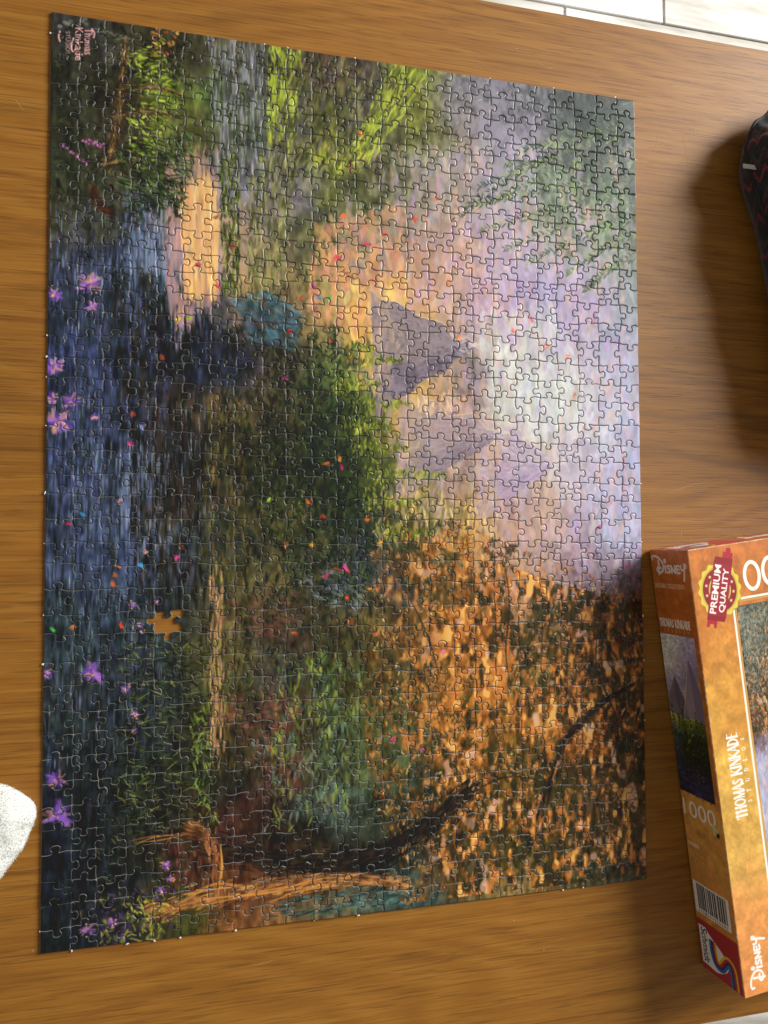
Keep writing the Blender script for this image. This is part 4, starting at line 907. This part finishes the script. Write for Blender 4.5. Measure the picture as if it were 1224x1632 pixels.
k = NT('white_fleece'); k.b.inputs['Roughness'].default_value = 1.0; k.b.inputs['Sheen Weight'].default_value = .3
k.l(k.ramp(k.noise(k.coords('Object', (160, 160, 160)), 1, 4, .7), [(.3, (.74, .75, .72)), (.7, (.78, .79, .76))]), k.b.inputs['Base Color'])
k.bump(k.noise(k.coords('Object', (420, 420, 420)), 1, 3), .35, .001); k.b.inputs['Subsurface Weight'].default_value = 0; M_FLEECE = k.m
k = NT('white_pile'); k.b.inputs['Base Color'].default_value = (.80, .81, .78, 1); k.b.inputs['Roughness'].default_value = 1.0; k.b.inputs['Specular IOR Level'].default_value = .1
tr = k.n('BsdfTranslucent'); tr.inputs[0].default_value = (.80, .81, .78, 1); mx = k.n('MixShader'); mx.inputs[0].default_value = .5
k.l(k.b.outputs[0], mx.inputs[1]); k.l(tr.outputs[0], mx.inputs[2]); k.l(mx.outputs[0], k.t.nodes['Material Output'].inputs[0]); M_PILE = k.m
fle = empty('fleece_slipper', (-.06, .09, 0)); fle.name = 'fleece_cover'; tag(fle, 'white fluffy fleece with a rounded tip at the left of the jigsaw', 'fleece')
OUTF = [(-.0035, .100), (-.006, .110), (-.013, .117), (-.026, .1235), (-.05, .128), (-.10, .135), (-.16, .12), (-.17, .06), (-.12, .0), (-.06, .025), (-.032, .052), (-.018, .070), (-.008, .086)]
V, F = puffy([(x + .06, y - .09) for x, y in OUTF], .020, 18, 156, .93, 3.0, .0016, 60, 9)
me = bpy.data.meshes.new('fleece_body'); me.from_pydata(V, [], F); me.polygons.foreach_set('use_smooth', [True] * len(F)); body = link('fleece_body', me, [M_FLEECE], fle)
# pile: short tufts all over the upper side
me.update(); fv, ff = [], []; rf = random.Random(2)
polys = [p for p in me.polygons if p.normal.z > -.2 and len(p.vertices) == 4]; areas = np.array([p.area for p in polys]); areas /= areas.sum()
for q in np.random.default_rng(4).choice(len(polys), 42000, p=areas):
    p = polys[q]; a, b, c_, d = (me.vertices[i].co for i in p.vertices); s, t = rf.random(), rf.random()
    pos = a * (1 - s) * (1 - t) + b * s * (1 - t) + c_ * s * t + d * (1 - s) * t
    n = (p.normal + Vector((rf.gauss(0, .4), rf.gauss(0, .4), rf.gauss(0, .2)))).normalized(); w = n.cross(Vector((rf.gauss(0, 1), rf.gauss(0, 1), rf.gauss(0, 1)))).normalized() * rf.uniform(.00010, .0002)
    h = rf.uniform(.0007, .0016); k0 = len(fv)
    fv += [tuple(pos - w), tuple(pos + w), tuple(pos + n * h * .6 + w * .7 + Vector((0, 0, -.0002))), tuple(pos + n * h + Vector((rf.gauss(0, .0004), rf.gauss(0, .0004), -.0003)))]
    ff += [(k0, k0 + 1, k0 + 2), (k0, k0 + 2, k0 + 3)]
pm = bpy.data.meshes.new('fleece_pile'); pm.from_pydata(fv, [], ff); o = link('fleece_pile', pm, [M_PILE], fle); o['kind'] = 'stuff'

# ------------------------------------------------------------------ paper crumbs left by the die along the puzzle's edges, dust on the table
k = NT('paper_dust'); k.b.inputs['Base Color'].default_value = (.8, .79, .75, 1); k.b.inputs['Roughness'].default_value = .95; M_DUST = k.m
bm = bmesh.new(); rd = random.Random(8)
def crumb(x, y, z, s):
    m = Matrix.Translation((x, y, z)) @ Matrix.Rotation(rd.random() * 6, 4, 'Z') @ Matrix.Diagonal((s * rd.uniform(.7, 1.8), s * rd.uniform(.5, 1), s * rd.uniform(.4, .8), 1))
    bmesh.ops.create_icosphere(bm, subdivisions=1, radius=1, matrix=m)
for j in range(1, NY):
    for x in (-.0004, PW + .0004):
        if rd.random() < .34: crumb(x, corner[0, j][1] + rd.gauss(0, .0004), .0011, rd.uniform(.0006, .0011))
for i in range(1, NX):
    for y in (-.0004, PH + .0004):
        if rd.random() < .4: crumb(corner[i, 0][0] + rd.gauss(0, .0004), y, .0011, rd.uniform(.0006, .0011))
for _ in range(70):
    x, y = rd.uniform(-.03, .62), rd.uniform(-.12, .75)
    if -.003 < x < PW + .003 and -.003 < y < PH + .003: continue
    if x > .49 and y < .31: continue
    crumb(x, y, .0002, rd.uniform(.00018, .00042))
tag(link('paper_crumbs', from_bm('paper_crumbs', bm), [M_DUST]), 'white paper crumbs and dust specks scattered along the jigsaw edges', 'crumbs', kind='stuff')
